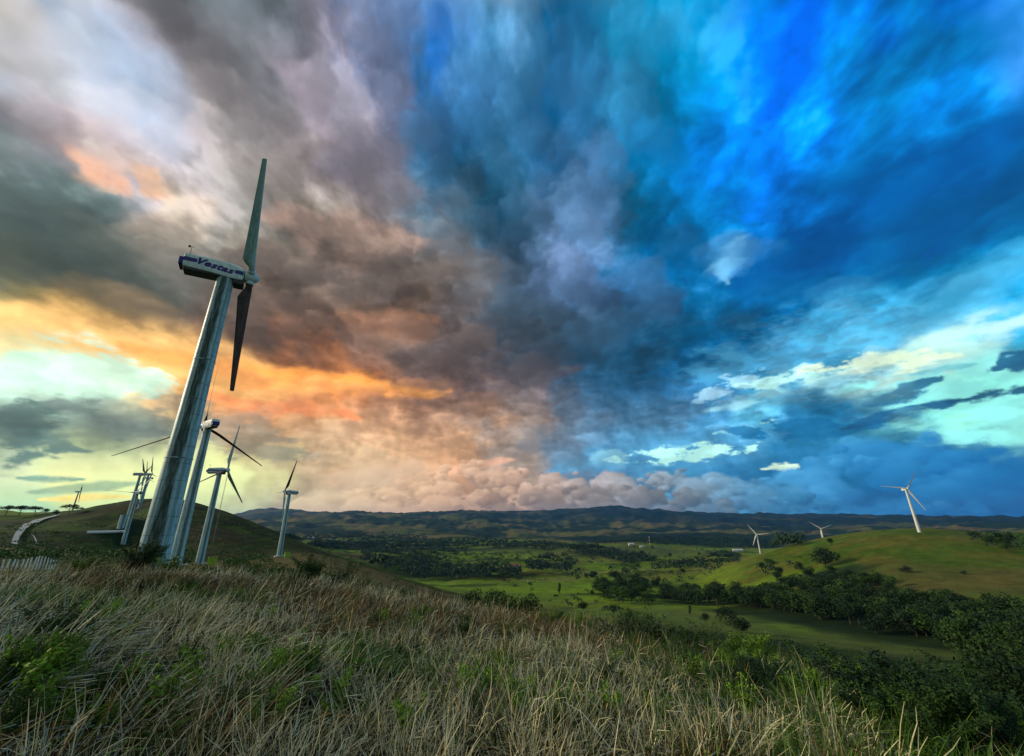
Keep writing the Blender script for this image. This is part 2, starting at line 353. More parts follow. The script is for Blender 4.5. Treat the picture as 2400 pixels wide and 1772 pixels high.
def sky_banks(img, az_ax, el_ax):
    # far blue heap at the right
    bank(img, az_ax, el_ax, [(1560, 1150), (1700, 1125), (1800, 1110), (1870, 1085), (1930, 1030), (2040, 1010), (2140, 1000), (2200, 1005), (2260, 1045), (2330, 1035), (2480, 1050)],
         [(1500, (125, 196, 234)), (1900, (109, 187, 234)), (2200, (76, 158, 216)), (2400, (49, 131, 191))],
         [(1500, (55, 120, 164)), (1900, (38, 114, 174)), (2200, (11, 93, 158)), (2400, (9, 82, 147))], 2.0, 6, 5, 0.8)
    # veils of falling cloud at the left, hanging over the far mountains
    bank(img, az_ax, el_ax, [(600, 1225), (680, 1180), (760, 1140), (830, 1085), (930, 1060), (1010, 1080), (1080, 1150)],
         [(600, (242, 240, 196)), (800, (238, 214, 180)), (1100, (242, 196, 166))],
         [(600, (191, 192, 158)), (800, (183, 161, 133)), (1100, (180, 147, 124))], 2.6, 5, 9, 0.5)
    # long roll over the crest
    bank(img, az_ax, el_ax, [(700, 1160), (900, 1120), (1000, 1096), (1100, 1072), (1200, 1088), (1350, 1102), (1500, 1098), (1600, 1092), (1700, 1098), (1830, 1124), (1930, 1165)],
         [(700, (236, 216, 180)), (1000, (248, 208, 172)), (1200, (242, 204, 178)), (1400, (205, 198, 200)), (1600, (172, 200, 220)), (1800, (105, 172, 215)), (1950, (66, 148, 198))],
         [(700, (182, 162, 130)), (1000, (160, 128, 104)), (1200, (138, 112, 96)), (1400, (106, 100, 100)), (1600, (78, 100, 118)), (1800, (28, 92, 138)), (1950, (20, 86, 136))], 1.3, 6, 14, 1.0)
    bank(img, az_ax, el_ax, [(1060, 1160), (1350, 1134), (1500, 1132), (1620, 1138), (1700, 1155), (1728, 1192)],
         [(1100, (214, 174, 148)), (1350, (180, 166, 160)), (1550, (164, 168, 174)), (1730, (132, 162, 182))],
         [(1100, (128, 102, 86)), (1350, (92, 86, 86)), (1550, (72, 82, 92)), (1730, (46, 86, 112))], 1.15, 3, 23, 1.0)
    # low pale shelf at the right
    bank(img, az_ax, el_ax, [(2050, 1195), (2110, 1180), (2200, 1170), (2290, 1182), (2320, 1195)],
         [(2000, (93, 164, 218)), (2400, (71, 153, 207))], [(2000, (16, 96, 161)), (2400, (11, 87, 158))], 0.8, 2, 31, 0.6)

def deck_puffs(img, az_ax, el_ax):
    # billows in the deck itself: each takes its tone from the cloud around it
    rg = np.random.default_rng(404); puffs = []
    for poly, n, r0, r1, m0, m1, sq, al in (
        ([(520, 600), (1080, 560), (1380, 740), (1320, 890), (900, 860), (560, 730)], 150, 1.3, 4.2, .62, .95, .62, .75),
        ([(-60, 430), (350, 560), (560, 700), (300, 740), (-60, 600)], 60, 2.0, 5.0, .7, .95, .55, .6),
        ([(940, 230), (1520, 150), (1640, 700), (1250, 900), (1040, 600)], 190, 1.8, 5.0, .62, 1.0, .8, .6),
        ([(-60, -40), (900, -40), (960, 520), (500, 480), (-60, 340)], 120, 2.5, 6.5, .75, 1.02, .75, .45),
        ([(1000, -60), (1800, -60), (1600, 400), (1000, 300)], 90, 2.5, 6.0, .72, 1.02, .85, .4),
        ([(560, 900), (1400, 900), (1450, 1090), (650, 1090)], 130, 1.0, 3.0, .80, 1.0, .6, .6),
        ([(1480, 760), (2050, 700), (2160, 990), (1480, 1010)], 170, .6, 2.0, .62, .95, .42, .65),
        ([(1600, 500), (2460, 300), (2460, 640), (1700, 760)], 60, 2.0, 5.5, .8, 1.02, .5, .4),
        ([(-60, 940), (520, 940), (700, 1060), (-60, 1040)], 60, 1.0, 2.6, .75, 1.0, .45, .55)):
        P = np.array(poly, float)
        for _ in range(n):
            while True:
                q = rg.uniform(P.min(0), P.max(0)); ins = False
                for (x1, y1), (x2, y2) in zip(poly, poly[1:] + poly[:1]):
                    if (y1 > q[1]) != (y2 > q[1]) and q[0] < (x2 - x1) * (q[1] - y1) / (y2 - y1) + x1: ins = not ins
                if ins: break
            a, e = [math.degrees(t) for t in azel(*q)]
            i, j = np.searchsorted(az_ax, a), np.searchsorted(el_ax, e)
            i, j = min(i, len(az_ax) - 1), min(j, len(el_ax) - 1)
            c = img[max(i - 6, 0):i + 7, max(j - 6, 0):j + 7].reshape(-1, 3).mean(0)
            r = r0 + (r1 - r0) * rg.uniform(0, 1) ** 1.6; m = rg.uniform(m0, m1)
            back = lambda v: tuple(255 * (12.92 * x if x <= .0031308 else 1.055 * x ** (1 / 2.4) - .055) for x in np.clip(v, 0, 1))
            g_ = c.mean(); cc = g_ + (c - g_) * .92
            puffs.append((a, e, r, back(cc * m * 1.75), back(cc * m * .92), sq * rg.uniform(.8, 1.2), al * rg.uniform(.55, 1)))
    rg.shuffle(puffs)
    lay_puffs(img, az_ax, el_ax, [tuple([float(p[0]), float(p[1]), float(p[2]), tuple(p[3]), tuple(p[4]), float(p[5]), float(p[6])]) for p in puffs], 700.0, True)

def sky_image(W=3000, H=1500):
    """equirectangular sky, full detail in the part the view and its surroundings cover"""
    az = (np.arange(W) + 0.5) / W * 360 - 180
    el = (np.arange(H) + 0.5) / H * 180 - 90
    img = np.zeros((W, H, 3), np.float32)
    k = 6
    ca, ce = az[::k], el[H // 2 - 30::k]
    A, E = np.meshgrid(ca, ce, indexing='ij')
    c = sky_eval(A, E)
    # spread the coarse field bilinearly
    u = np.interp(az, ca, np.arange(len(ca))); v = np.interp(el[H // 2 - 30:], ce, np.arange(len(ce)))
    i, j = np.minimum(u.astype(int), len(ca) - 2), np.minimum(v.astype(int), len(ce) - 2)
    fa, fb = (u - i)[:, None, None], (v - j)[None, :, None]
    up = (c[i][:, j] * (1 - fa) + c[i + 1][:, j] * fa) * (1 - fb) + (c[i][:, j + 1] * (1 - fa) + c[i + 1][:, j + 1] * fa) * fb
    img[:, H // 2 - 30:] = up
    a0, a1 = np.searchsorted(az, [-62, 62]); e0, e1 = np.searchsorted(el, [-3, 64])
    A, E = np.meshgrid(az[a0:a1], el[e0:e1], indexing='ij')
    det = sky_eval(A, E)
    deck_puffs(det, az[a0:a1], el[e0:e1])
    sky_banks(det, az[a0:a1], el[e0:e1])
    # the clear evening air keeps the colours strong
    lm = det @ np.array([.25, .55, .20]); det = np.clip(lm[..., None] + (det - lm[..., None]) * 1.12, 0, None)
    det = det * (0.90 + 0.28 * sstep(lm, 0.05, 0.55))[..., None]
    fe = (sstep(A, -62, -59) * (1 - sstep(A, 59, 62)) * (1 - sstep(E, 61, 64)))[..., None]
    img[a0:a1, e0:e1] = img[a0:a1, e0:e1] * (1 - fe) + det * fe
    img[:, :H // 2 - 30] = img[:, H // 2 - 30:H // 2 - 29] * 0.25
    return img
def build_world():
    img = sky_image()
    W, H = img.shape[:2]
    px = np.ones((H, W, 4), np.float32)
    px[..., :3] = np.transpose(np.clip(img, 0, 4), (1, 0, 2))
    im = bpy.data.images.new('sky_field', W, H, alpha=False, float_buffer=True)
    im.colorspace_settings.name = 'Linear Rec.709'
    im.pixels.foreach_set(px.ravel()); im.update(); im.pack()
    w = bpy.data.worlds.new('World'); SC.world = w; w.use_nodes = True
    w.node_tree.nodes.clear(); g = NT(w.node_tree)
    # azimuth is measured from +y towards +x; turn the direction so that the middle of the map is +y
    X, Y, Z = g.sep(g.v('NORMALIZE', g.new('ShaderNodeTexCoord').outputs['Generated']))
    tex = g.new('ShaderNodeTexEnvironment', projection='EQUIRECTANGULAR', interpolation='Linear'); tex.image = im
    g.put(tex.inputs['Vector'], g.xyz(Y, g.m('MULTIPLY', X, -1.0), Z))
    sky = g.new('ShaderNodeTexSky', sky_type='NISHITA'); sky.sun_disc = False
    sky.sun_elevation = SUN_EL; sky.sun_rotation = SUN_AZ
    b1 = g.new('ShaderNodeBackground'); g.put(b1.inputs[0], tex.outputs[0]); b1.inputs[1].default_value = SKY_GAIN
    b2 = g.new('ShaderNodeBackground'); g.put(b2.inputs[0], sky.outputs[0]); b2.inputs[1].default_value = 0.003
    ad = g.new('ShaderNodeAddShader'); g.l.new(b1.outputs[0], ad.inputs[0]); g.l.new(b2.outputs[0], ad.inputs[1])
    out = g.new('ShaderNodeOutputWorld'); g.l.new(ad.outputs[0], out.inputs[0])

SKY_GAIN = 1.0
SUN_EL, SUN_AZ = math.radians(18), math.radians(-80)
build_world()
sd = bpy.data.lights.new('sun', 'SUN'); sd.energy = 3.1; sd.angle = math.radians(7); sd.color = (1.0, 0.84, 0.60)
so = bpy.data.objects.new('sun', sd); COL.objects.link(so)
_sv = Vector((math.sin(SUN_AZ) * math.cos(SUN_EL), math.cos(SUN_AZ) * math.cos(SUN_EL), math.sin(SUN_EL)))
so.rotation_euler = _sv.to_track_quat('Z', 'Y').to_euler()

# ------------------------------------------------------------------ terrain
EYE = 1.65
TER = [  # (px, py, ground distance in metres): places on the ground, near to far
    # foreground slope and its crest
    (0, 1560, 5.2), (0, 1440, 9.5), (0, 1372, 17), (300, 1600, 5.2), (300, 1450, 9.5), (300, 1368, 17), (600, 1640, 4.8), (600, 1470, 9), (600, 1374, 16.5),
    (850, 1480, 9), (850, 1402, 15.5), (1050, 1500, 8.6), (1050, 1438, 14), (1250, 1640, 5.2), (1250, 1472, 13), (1450, 1560, 7.6), (1450, 1505, 12), (1650, 1600, 7.4), (1650, 1550, 11),
    (1850, 1600, 10), (2050, 1720, 6.4), (2050, 1655, 9), (2250, 1760, 6.4), (2250, 1715, 8.4), (2400, 1780, 7.5),
    # ridge of the old turbines
    (60, 1345, 40), (60, 1338, 60), (-60, 1345, 60), (352, 1345, 64.8), (250, 1352, 40), (415, 1325, 155), (467, 1322, 235), (560, 1345, 60), (560, 1330, 150), (655, 1303, 322), (700, 1350, 60), (800, 1352, 110),
    (560, 1312, 300), (600, 1296, 390), (720, 1296, 300), (800, 1324, 240), (870, 1352, 190), (930, 1388, 150), (760, 1330, 200), (850, 1380, 60),
    (940, 1430, 60), (1000, 1425, 110),
    # the old turbines' hill
    (290, 1275, 471), (283, 1249, 560), (299, 1214, 533), (327, 1191, 677), (215, 1192, 760), (250, 1190, 730), (290, 1183, 710), (350, 1187, 640), (400, 1196, 600), (450, 1213, 560), (500, 1238, 500), (540, 1262, 450), (575, 1285, 410),
    (180, 1230, 560), (150, 1262, 450), (100, 1290, 330), (30, 1290, 300), (60, 1240, 520), (100, 1222, 700), (140, 1210, 950), (169, 1201, 1245), (20, 1215, 1000), (0, 1203, 1300), (80, 1206, 1300), (200, 1310, 200), (60, 1320, 150), (400, 1255, 470), (400, 1290, 330),
    (0, 1245, 2500), (300, 1245, 2500), (500, 1262, 2600),
    # slope under the right hand side, running down to the valley
    (1100, 1470, 40), (1300, 1520, 40), (1300, 1478, 110), (1500, 1545, 45), (1500, 1490, 120), (1700, 1590, 40), (1700, 1530, 110), (1900, 1650, 36), (1900, 1560, 110), (2100, 1690, 40), (2100, 1585, 110), (2300, 1720, 45), (2350, 1610, 120),
    (1120, 1440, 110), (1150, 1415, 260), (1300, 1450, 300), (1450, 1450, 330), (1600, 1470, 300), (1750, 1490, 280), (1950, 1520, 270), (2100, 1540, 270), (2300, 1560, 260), (2450, 1580, 250),
    (1300, 1410, 520), (1500, 1415, 480), (1700, 1440, 420), (1900, 1465, 380), (2150, 1500, 350), (2400, 1530, 330),
    # right hand hill
    (2400, 1440, 430), (2300, 1420, 460), (2200, 1400, 480), (2050, 1385, 510), (1900, 1385, 540), (2250, 1330, 620), (2100, 1310, 660), (1950, 1330, 680), (1820, 1350, 720), (1700, 1385, 700),
    (2153, 1249, 839), (2080, 1249, 850), (2220, 1246, 880), (2300, 1255, 880), (2420, 1254, 900), (2000, 1260, 860), (1940, 1270, 870), (1860, 1286, 900), (1790, 1302, 950), (1720, 1326, 950), (1680, 1350, 900), (1640, 1385, 800),
    (2560, 1300, 800),
    (1785, 1306, 1451), (1936, 1289, 1768), (2150, 1290, 1500), (2350, 1295, 1500), (1700, 1322, 1200),
    # valley floor
    (1150, 1385, 640), (1000, 1372, 800), (900, 1345, 950), (1300, 1368, 800), (1500, 1372, 760), (1600, 1372, 820), (950, 1320, 1250), (1150, 1338, 1100), (1350, 1335, 1150), (1550, 1335, 1150),
    (800, 1290, 1800), (1000, 1295, 1800), (1200, 1298, 1700), (1400, 1302, 1650), (1600, 1310, 1550), (1400, 1276, 2400), (1550, 1284, 2300), (1700, 1292, 2200), (1250, 1276, 2500), (1050, 1280, 2400), (850, 1275, 2500),
    (1400, 1278, 3000), (1600, 1286, 2900), (1800, 1290, 2900), (2000, 1285, 3000), (2300, 1280, 3000),
    (700, 1265, 3300), (900, 1262, 3400), (1100, 1262, 3400), (1400, 1262, 4200), (1550, 1254, 4300), (1700, 1262, 4300), (1850, 1272, 4300), (1550, 1258, 5200), (2100, 1262, 4500), (2400, 1258, 4500),
    # foothills and the cloud-capped range
    (560, 1246, 4600), (700, 1240, 5200), (860, 1236, 5600), (1000, 1238, 5600), (1130, 1243, 5400), (600, 1228, 7200), (760, 1214, 8200), (850, 1208, 8600), (930, 1212, 8600), (1000, 1209, 9200), (1100, 1206, 9600), (1250, 1206, 10500),
    (1350, 1201, 11000), (1440, 1194, 11000), (1530, 1200, 11500), (1620, 1206, 12000), (1750, 1210, 12500), (1850, 1212, 12500), (2000, 1215, 12500), (2150, 1218, 12500), (2300, 1221, 12500), (2450, 1224, 12500),
    (1300, 1245, 6500), (1500, 1240, 6800), (1700, 1244, 7000), (1900, 1250, 7000), (2200, 1245, 7000), (2400, 1244, 7000),
    (1440, 1208, 15000), (1000, 1222, 14000), (1800, 1222, 16000), (2300, 1232, 16000), (1440, 1225, 19500), (2200, 1240, 19500), (900, 1232, 18500),
    (470, 1226, 12000), (560, 1212, 13500), (620, 1199, 14500), (680, 1205, 14500), (740, 1214, 14500), (300, 1238, 12000), (0, 1246, 12000), (600, 1228, 19500), (0, 1248, 19500), (300, 1245, 19500),
]
def _terrain_points():
    U, V, T = [], [], []
    def add(az, r, z):
        U.append(az * 3.2); V.append(math.log(r)); T.append((z + EYE) / (r + 6.0))
    for px, py, r in TER:
        d = sight(px, py); h = math.hypot(d[0], d[1])
        add(math.atan2(d[0], d[1]), r, r * d[2] / h)
    for k in range(-9, 10):
        add(math.radians(k * 20), 1.0, -EYE)
        if abs(k) < 4: add(math.radians(k * 18), 3.0, -EYE - 0.02 + (-0.10 if k > 0 else 0.0) * k * 0.5)
    for azd in (-180, -150, -120, -90, -68, 68, 90, 120, 150, 180):       # round the back: the ridge goes on
        a = math.radians(azd); s = 1.0 if azd > 0 else 0.0
        for r, z in ((4, -1.7), (10, -2 - s), (40, -4 - 6 * s), (110, -8 - 18 * s), (300, -10 - 45 * s), (900, -5 - 60 * s), (2500, -60 - 40 * s), (6000, -90), (20000, -60)):
            add(a, r, z)
    return np.array(U), np.array(V), np.array(T)
def _tps(U, V, T, reg=2e-4):
    n = len(U)
    r2 = (U[:, None] - U[None]) ** 2 + (V[:, None] - V[None]) ** 2
    K = 0.5 * r2 * np.log(r2 + 1e-9) + reg * np.eye(n)
    P = np.stack([np.ones(n), U, V], 1)
    A = np.block([[K, P], [P.T, np.zeros((3, 3))]])
    return np.linalg.solve(A, np.concatenate([T, np.zeros(3)]))
_U, _V, _T = _terrain_points()
_W = _tps(_U, _V, _T)
AZG = np.unique(np.concatenate([np.arange(-180, -60, 3.0), np.arange(-60, 60.01, 0.2), np.arange(63, 180.1, 3.0)]))
LRG = np.linspace(math.log(0.8), math.log(16500), 430)
def _base(az_deg, lr):
    u = np.radians(az_deg) * 3.2; out = np.empty(u.shape)
    for s in range(0, u.size, 20000):
        a, b = u.ravel()[s:s + 20000], lr.ravel()[s:s + 20000]
        r2 = (a[:, None] - _U) ** 2 + (b[:, None] - _V) ** 2
        out.ravel()[s:s + 20000] = (0.5 * r2 * np.log(r2 + 1e-9)) @ _W[:-3] + _W[-3] + _W[-2] * a + _W[-1] * b
    return out
def _ground_z():
    A, L = np.meshgrid(AZG, LRG, indexing='ij'); r = np.exp(L)
    ca, cl = AZG[::3], LRG[::3]
    # thin-plate surface on a coarser grid, refined bilinearly from a smooth cubic
    t = _base(A, L)
    z = t * (r + 6.0) - EYE
    x, y = r * np.sin(np.radians(A)), r * np.cos(np.radians(A))
    for k in range(-1, 12):                 # relief of every size the distance lets one see
        lam = 2.0 ** k
        win = sstep(np.log2(lam / r), -7.5, -5.5) * (1 - sstep(np.log2(lam / r), -3.4, -1.8))
        if win.max() < 1e-3: continue
        am = 0.016 * lam * (1 + 2.6 * sstep(r, 600, 1100) * (1 - sstep(np.degrees(np.arctan2(x, y)), 20, 26) * (1 - sstep(r, 1000, 1400))) + 2.2 * sstep(r, 3200, 4500) * (1 - .75 * sstep(r, 8500, 10500)))
        if lam < 3: am = am * 2.2
        n = gnoise(x / lam + 3.3 * k, y / lam + 8.1 * k)
        rg = (0.45 - np.abs(n)) * 1.6
        mixr = sstep(r, 2500, 6000)
        z += am * win * (n * (1 - mixr) + rg * mixr)
    return x, y, z
GX, GY, GZ = _ground_z()
ELG = GZ / np.exp(LRG)[None, :]                       # tangent of the elevation at which each grid point is seen
ELMAX = np.maximum.accumulate(np.where(LRG[None, :] > math.log(2.2), ELG, -9), axis=1)
def ground_z(x, y):
    az = math.degrees(math.atan2(x, y)); lr = math.log(max(math.hypot(x, y), 0.81))
    i = min(max(np.searchsorted(AZG, az) - 1, 0), len(AZG) - 2); a = (az - AZG[i]) / (AZG[i + 1] - AZG[i])
    v = (lr - LRG[0]) / (LRG[1] - LRG[0]); j = min(int(v), len(LRG) - 2); b = v - j
    return float((GZ[i, j] * (1 - a) + GZ[i + 1, j] * a) * (1 - b) + (GZ[i, j + 1] * (1 - a) + GZ[i + 1, j + 1] * a) * b)
def ground_zv(x, y):
    az = np.degrees(np.arctan2(x, y)); lr = np.log(np.maximum(np.hypot(x, y), 0.81))
    i = np.clip(np.searchsorted(AZG, az) - 1, 0, len(AZG) - 2); a = (az - AZG[i]) / (AZG[i + 1] - AZG[i])
    v = (lr - LRG[0]) / (LRG[1] - LRG[0]); j = np.clip(v.astype(int), 0, len(LRG) - 2); b = v - j
    return (GZ[i, j] * (1 - a) + GZ[i + 1, j] * a) * (1 - b) + (GZ[i, j + 1] * (1 - a) + GZ[i + 1, j + 1] * a) * b
def spot(px, py, rmin=0.0):
    """the ground seen at px, py: x, y, z, distance (None where the line of sight meets the sky)"""
    d = sight(px, py); h = math.hypot(d[0], d[1]); az = math.degrees(math.atan2(d[0], d[1])); te = d[2] / h
    i = int(np.argmin(np.abs(AZG - az)))
    ok = np.nonzero((ELMAX[i] >= te) & (np.exp(LRG) > rmin))[0]
    if len(ok) == 0: return None
    r = math.exp(LRG[ok[0]]); x, y = r * d[0] / h, r * d[1] / h
    return x, y, ground_z(x, y), r

# ------------------------------------------------------------------ small helpers for objects
def make_mesh(name, verts, faces, mats=(), smooth=True, midx=None):
    me = bpy.data.meshes.new(name)
    me.from_pydata([tuple(v) for v in verts], [], faces)
    for m_ in mats: me.materials.append(m_)
    if smooth: me.polygons.foreach_set('use_smooth', [True] * len(me.polygons))
    if midx is not None: me.polygons.foreach_set('material_index', midx)
    me.update()
    return me
def fast_mesh(name, verts, quads_or_tris, mat=None, smooth=False, cols=None):
    """verts Nx3, faces MxK (K = 3 or 4) as numpy arrays, optional per-vertex colour"""
    me = bpy.data.meshes.new(name)
    V_ = np.asarray(verts, np.float32); F_ = np.asarray(quads_or_tris, np.int32); M, K = F_.shape
    me.vertices.add(len(V_)); me.vertices.foreach_set('co', V_.ravel())
    me.loops.add(M * K); me.loops.foreach_set('vertex_index', F_.ravel())
    me.polygons.add(M); me.polygons.foreach_set('loop_start', np.arange(M, dtype=np.int32) * K)
    me.polygons.foreach_set('loop_total', np.full(M, K, np.int32))
    if smooth: me.polygons.foreach_set('use_smooth', np.ones(M, bool))
    if mat: me.materials.append(mat)
    if cols is not None:
        at = me.color_attributes.new('tone', 'FLOAT_COLOR', 'POINT')
        c4 = np.ones((len(V_), 4), np.float32); c4[:, :3] = cols
        at.data.foreach_set('color', c4.ravel())
    me.update(calc_edges=True); me.validate()
    return me
def obj(name, me, parent=None, loc=None, rot=None, scale=None):
    o = bpy.data.objects.new(name, me); COL.objects.link(o)
    if parent: o.parent = parent
    if loc is not None: o.location = loc
    if rot is not None: o.rotation_euler = rot
    if scale is not None: o.scale = scale
    return o
def tag(o, label=None, cat=None, group=None, kind=None):
    if label: o['label'] = label
    if cat: o['category'] = cat
    if group: o['group'] = group
    if kind: o['kind'] = kind
    return o
def material(name, build, rough=0.8, **kw):
    m_ = bpy.data.materials.new(name); m_.use_nodes = True
    m_.node_tree.nodes.clear(); g = NT(m_.node_tree)
    b = g.new('ShaderNodeBsdfPrincipled'); out = g.new('ShaderNodeOutputMaterial')
    g.l.new(b.outputs[0], out.inputs[0])
    b.inputs['Roughness'].default_value = rough
    b.inputs['Specular IOR Level'].default_value = kw.get('spec', 0.3)
    c = build(g, b)
    if c is not None: g.put(b.inputs['Base Color'], c)
    return m_
def flat_mat(name, c, rough=0.6, var=0.15, scale=3.0, metal=0.0, spec=0.4):
    def bld(g, b):
        tc = g.new('ShaderNodeTexCoord').outputs['Object']
        n = g.noise(tc, scale, 5, 0.6)[0]
        b.inputs['Metallic'].default_value = metal
        return g.mix(g.lin(n, 0.3, 0.7), tuple(x * (1 - var) for x in c), tuple(min(x * (1 + var), 1) for x in c))
    return material(name, bld, rough, spec=spec)

# ------------------------------------------------------------------ ground sheet
def splat_world(lst, x, y, base):
    """blend in patches of ground cover: (px, py, radius in metres across, along, colour, strength)"""
    c = base
    for px, py, rx, ry, co, st in lst:
        s_ = spot(px, py)
        if s_ is None: continue
        r0 = math.hypot(s_[0], s_[1]); ux, uy = s_[0] / r0, s_[1] / r0
        dx, dy = x - s_[0], y - s_[1]
        al, ac = dx * ux + dy * uy, dx * uy - dy * ux
        n = fbm(x / (rx * 0.7), y / (rx * 0.7), 4, 0.55, px, py)
        w = st * (1 - sstep(np.sqrt((ac / rx) ** 2 + (al / ry) ** 2) + 0.5 * n, 0.6, 1.15))
        c = c * (1 - w[..., None]) + np.array(co) * w[..., None]
    return c
def ground_cover(x, y):
    r = np.hypot(x, y); sh = x.shape
    n1 = fbm(x / 420, y / 420, 5, 0.55, 4, 4); n2 = fbm(x / 60, y / 60, 5, 0.55, 14, 4); n3 = fbm(x / 9, y / 9, 4, 0.55, 24, 4)
    az = np.degrees(np.arctan2(x, y))
    def C(*a): return np.array(a)
    near = C(.014, .013, .006); ridge = C(.040, .058, .016); field = C(.125, .215, .016); olive = C(.140, .155, .024); wood = C(.014, .034, .016)
    n5 = fbm(x / 150, y / 150, 5, 0.6, 64, 14)
    valley = lerp(field, olive, sstep(n1 + 0.6 * n2 + .5 * n5, -0.15, 0.35)[..., None])
    valley = lerp(valley, C(.030, .060, .012), (.8 * sstep(n5 - .3 * n1, .12, .26))[..., None])
    valley = lerp(valley, C(.15, .15, .045), (.6 * sstep(-n5 + .5 * n1, .12, .30))[..., None])
    c = lerp(near, ridge, sstep(r, 14, 40)[..., None])  # near ground almost black, shade under the grass put into its colour
    rid = lerp(C(.014, .034, .006), C(.050, .062, .014), sstep(n2 + 0.6 * n3, -0.05, 0.35)[..., None])
    c = lerp(c, rid, sstep(r, 25, 90)[..., None])
    strips = fbm(x / 110, ground_zv(x, y) / 2.4, 4, .5, 3, 31)
    hillc = lerp(C(.006, .023, .003), C(.030, .072, .006), sstep(strips + .5 * n2, 0.0, 0.30)[..., None])
    c = lerp(c, hillc, (sstep(r, 260, 380) * sstep(-az, 26, 32))[..., None])
    far_split = sstep(r, 230, 420) * sstep(az, -20, -10)
    c = lerp(c, valley, np.maximum(far_split, sstep(r, 900, 1300))[..., None])
    # hill face of the right: warm olive turf
    hill = sstep(az, 22, 28) * sstep(r, 420, 520) * (1 - sstep(r, 950, 1050))
    c = lerp(c, lerp(C(.066, .118, .009), C(.108, .108, .016), sstep(n2, -0.2, 0.3)[..., None]), hill[..., None])
    # far land: woods over pasture, darker and bluer up the range, distance haze painted into the right half
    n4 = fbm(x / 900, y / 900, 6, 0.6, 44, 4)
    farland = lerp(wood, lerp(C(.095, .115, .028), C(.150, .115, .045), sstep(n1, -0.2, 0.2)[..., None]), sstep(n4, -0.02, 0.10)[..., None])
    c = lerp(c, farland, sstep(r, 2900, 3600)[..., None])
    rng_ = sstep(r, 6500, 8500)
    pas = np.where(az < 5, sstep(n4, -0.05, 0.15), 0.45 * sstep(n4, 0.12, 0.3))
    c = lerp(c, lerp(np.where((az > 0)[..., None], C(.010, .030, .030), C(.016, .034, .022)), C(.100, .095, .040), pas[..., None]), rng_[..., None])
    c = c * (1 + 0.35 * n3 * (r < 1200) + 0.25 * n2)[..., None]
    return np.clip(c, 0.004, 0.6)
PATCHES = [
    (1450, 1392, 260, 120, (.15, .25, .012), .9), (1650, 1360, 90, 160, (.14, .20, .015), .7), (1150, 1392, 140, 70, (.10, .165, .02), .8), (1560, 1440, 160, 60, (.085, .125, .03), .6),
    (1930, 1500, 140, 40, (.10, .13, .03), .7), (780, 1330, 60, 110, (.13, .105, .042), .95), (850, 1360, 50, 60, (.14, .11, .045), .95), (700, 1310, 50, 50, (.10, .09, .035), .8),
    (500, 1300, 80, 90, (.035, .045, .012), .6), (480, 1250, 50, 50, (.040, .032, .014), .6), (230, 1228, 70, 10, (.05, .08, .01), .6), (200, 1212, 60, 8, (.04, .065, .01), .6),
    (1720, 1385, 26, 20, (.16, .07, .03), .7), (840, 1264, 420, 130, (.12, .17, .03), .85), (1400, 1290, 500, 260, (.075, .10, .028), .6), (800, 1300, 180, 200, (.10, .085, .03), .7),
    (2250, 1360, 150, 80, (.12, .095, .03), .5), (1500, 1284, 700, 200, (.075, .10, .035), .7), (320, 1188, 60, 20, (.035, .022, .012), .6),
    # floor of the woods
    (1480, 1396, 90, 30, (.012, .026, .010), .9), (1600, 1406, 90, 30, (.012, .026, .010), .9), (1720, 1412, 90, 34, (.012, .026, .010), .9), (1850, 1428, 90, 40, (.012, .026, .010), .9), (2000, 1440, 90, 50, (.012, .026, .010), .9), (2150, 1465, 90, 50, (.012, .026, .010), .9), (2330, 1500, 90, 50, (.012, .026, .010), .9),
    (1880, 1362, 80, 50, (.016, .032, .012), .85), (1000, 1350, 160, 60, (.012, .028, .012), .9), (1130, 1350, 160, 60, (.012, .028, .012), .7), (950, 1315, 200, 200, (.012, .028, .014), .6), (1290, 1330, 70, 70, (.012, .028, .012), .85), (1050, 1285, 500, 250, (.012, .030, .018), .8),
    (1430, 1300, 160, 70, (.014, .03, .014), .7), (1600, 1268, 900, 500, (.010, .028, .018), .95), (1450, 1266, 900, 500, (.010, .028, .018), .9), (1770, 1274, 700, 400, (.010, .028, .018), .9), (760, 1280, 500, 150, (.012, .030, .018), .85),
]
def mat_ground():
    def bld(g, b):
        at = g.new('ShaderNodeAttribute', attribute_name='tone').outputs['Color']
        pos = g.new('ShaderNodeNewGeometry').outputs['Position']
        a = g.noise(pos, 0.9, 6, 0.65)[0]; c = g.noise(pos, 0.06, 6, 0.65)[0]; e = g.noise(pos, 0.006, 6, 0.65)[0]
        k = g.m('MULTIPLY', g.lin(a, 0.3, 0.7, 0.7, 1.3), g.m('MULTIPLY', g.lin(c, 0.3, 0.7, 0.72, 1.28), g.lin(e, 0.3, 0.7, 0.85, 1.15)))
        bump = g.new('ShaderNodeBump'); bump.inputs['Strength'].default_value = 0.6; bump.inputs['Distance'].default_value = 1.0
        g.put(bump.inputs['Height'], g.m('ADD', g.m('MULTIPLY', a, 0.25), g.m('MULTIPLY', c, 2.2)))
        g.l.new(bump.outputs[0], b.inputs['Normal'])
        return g.v('SCALE', at, sc=k)
    return material('ground_cover', bld, 0.95, spec=0.05)
M_GROUND = mat_ground()
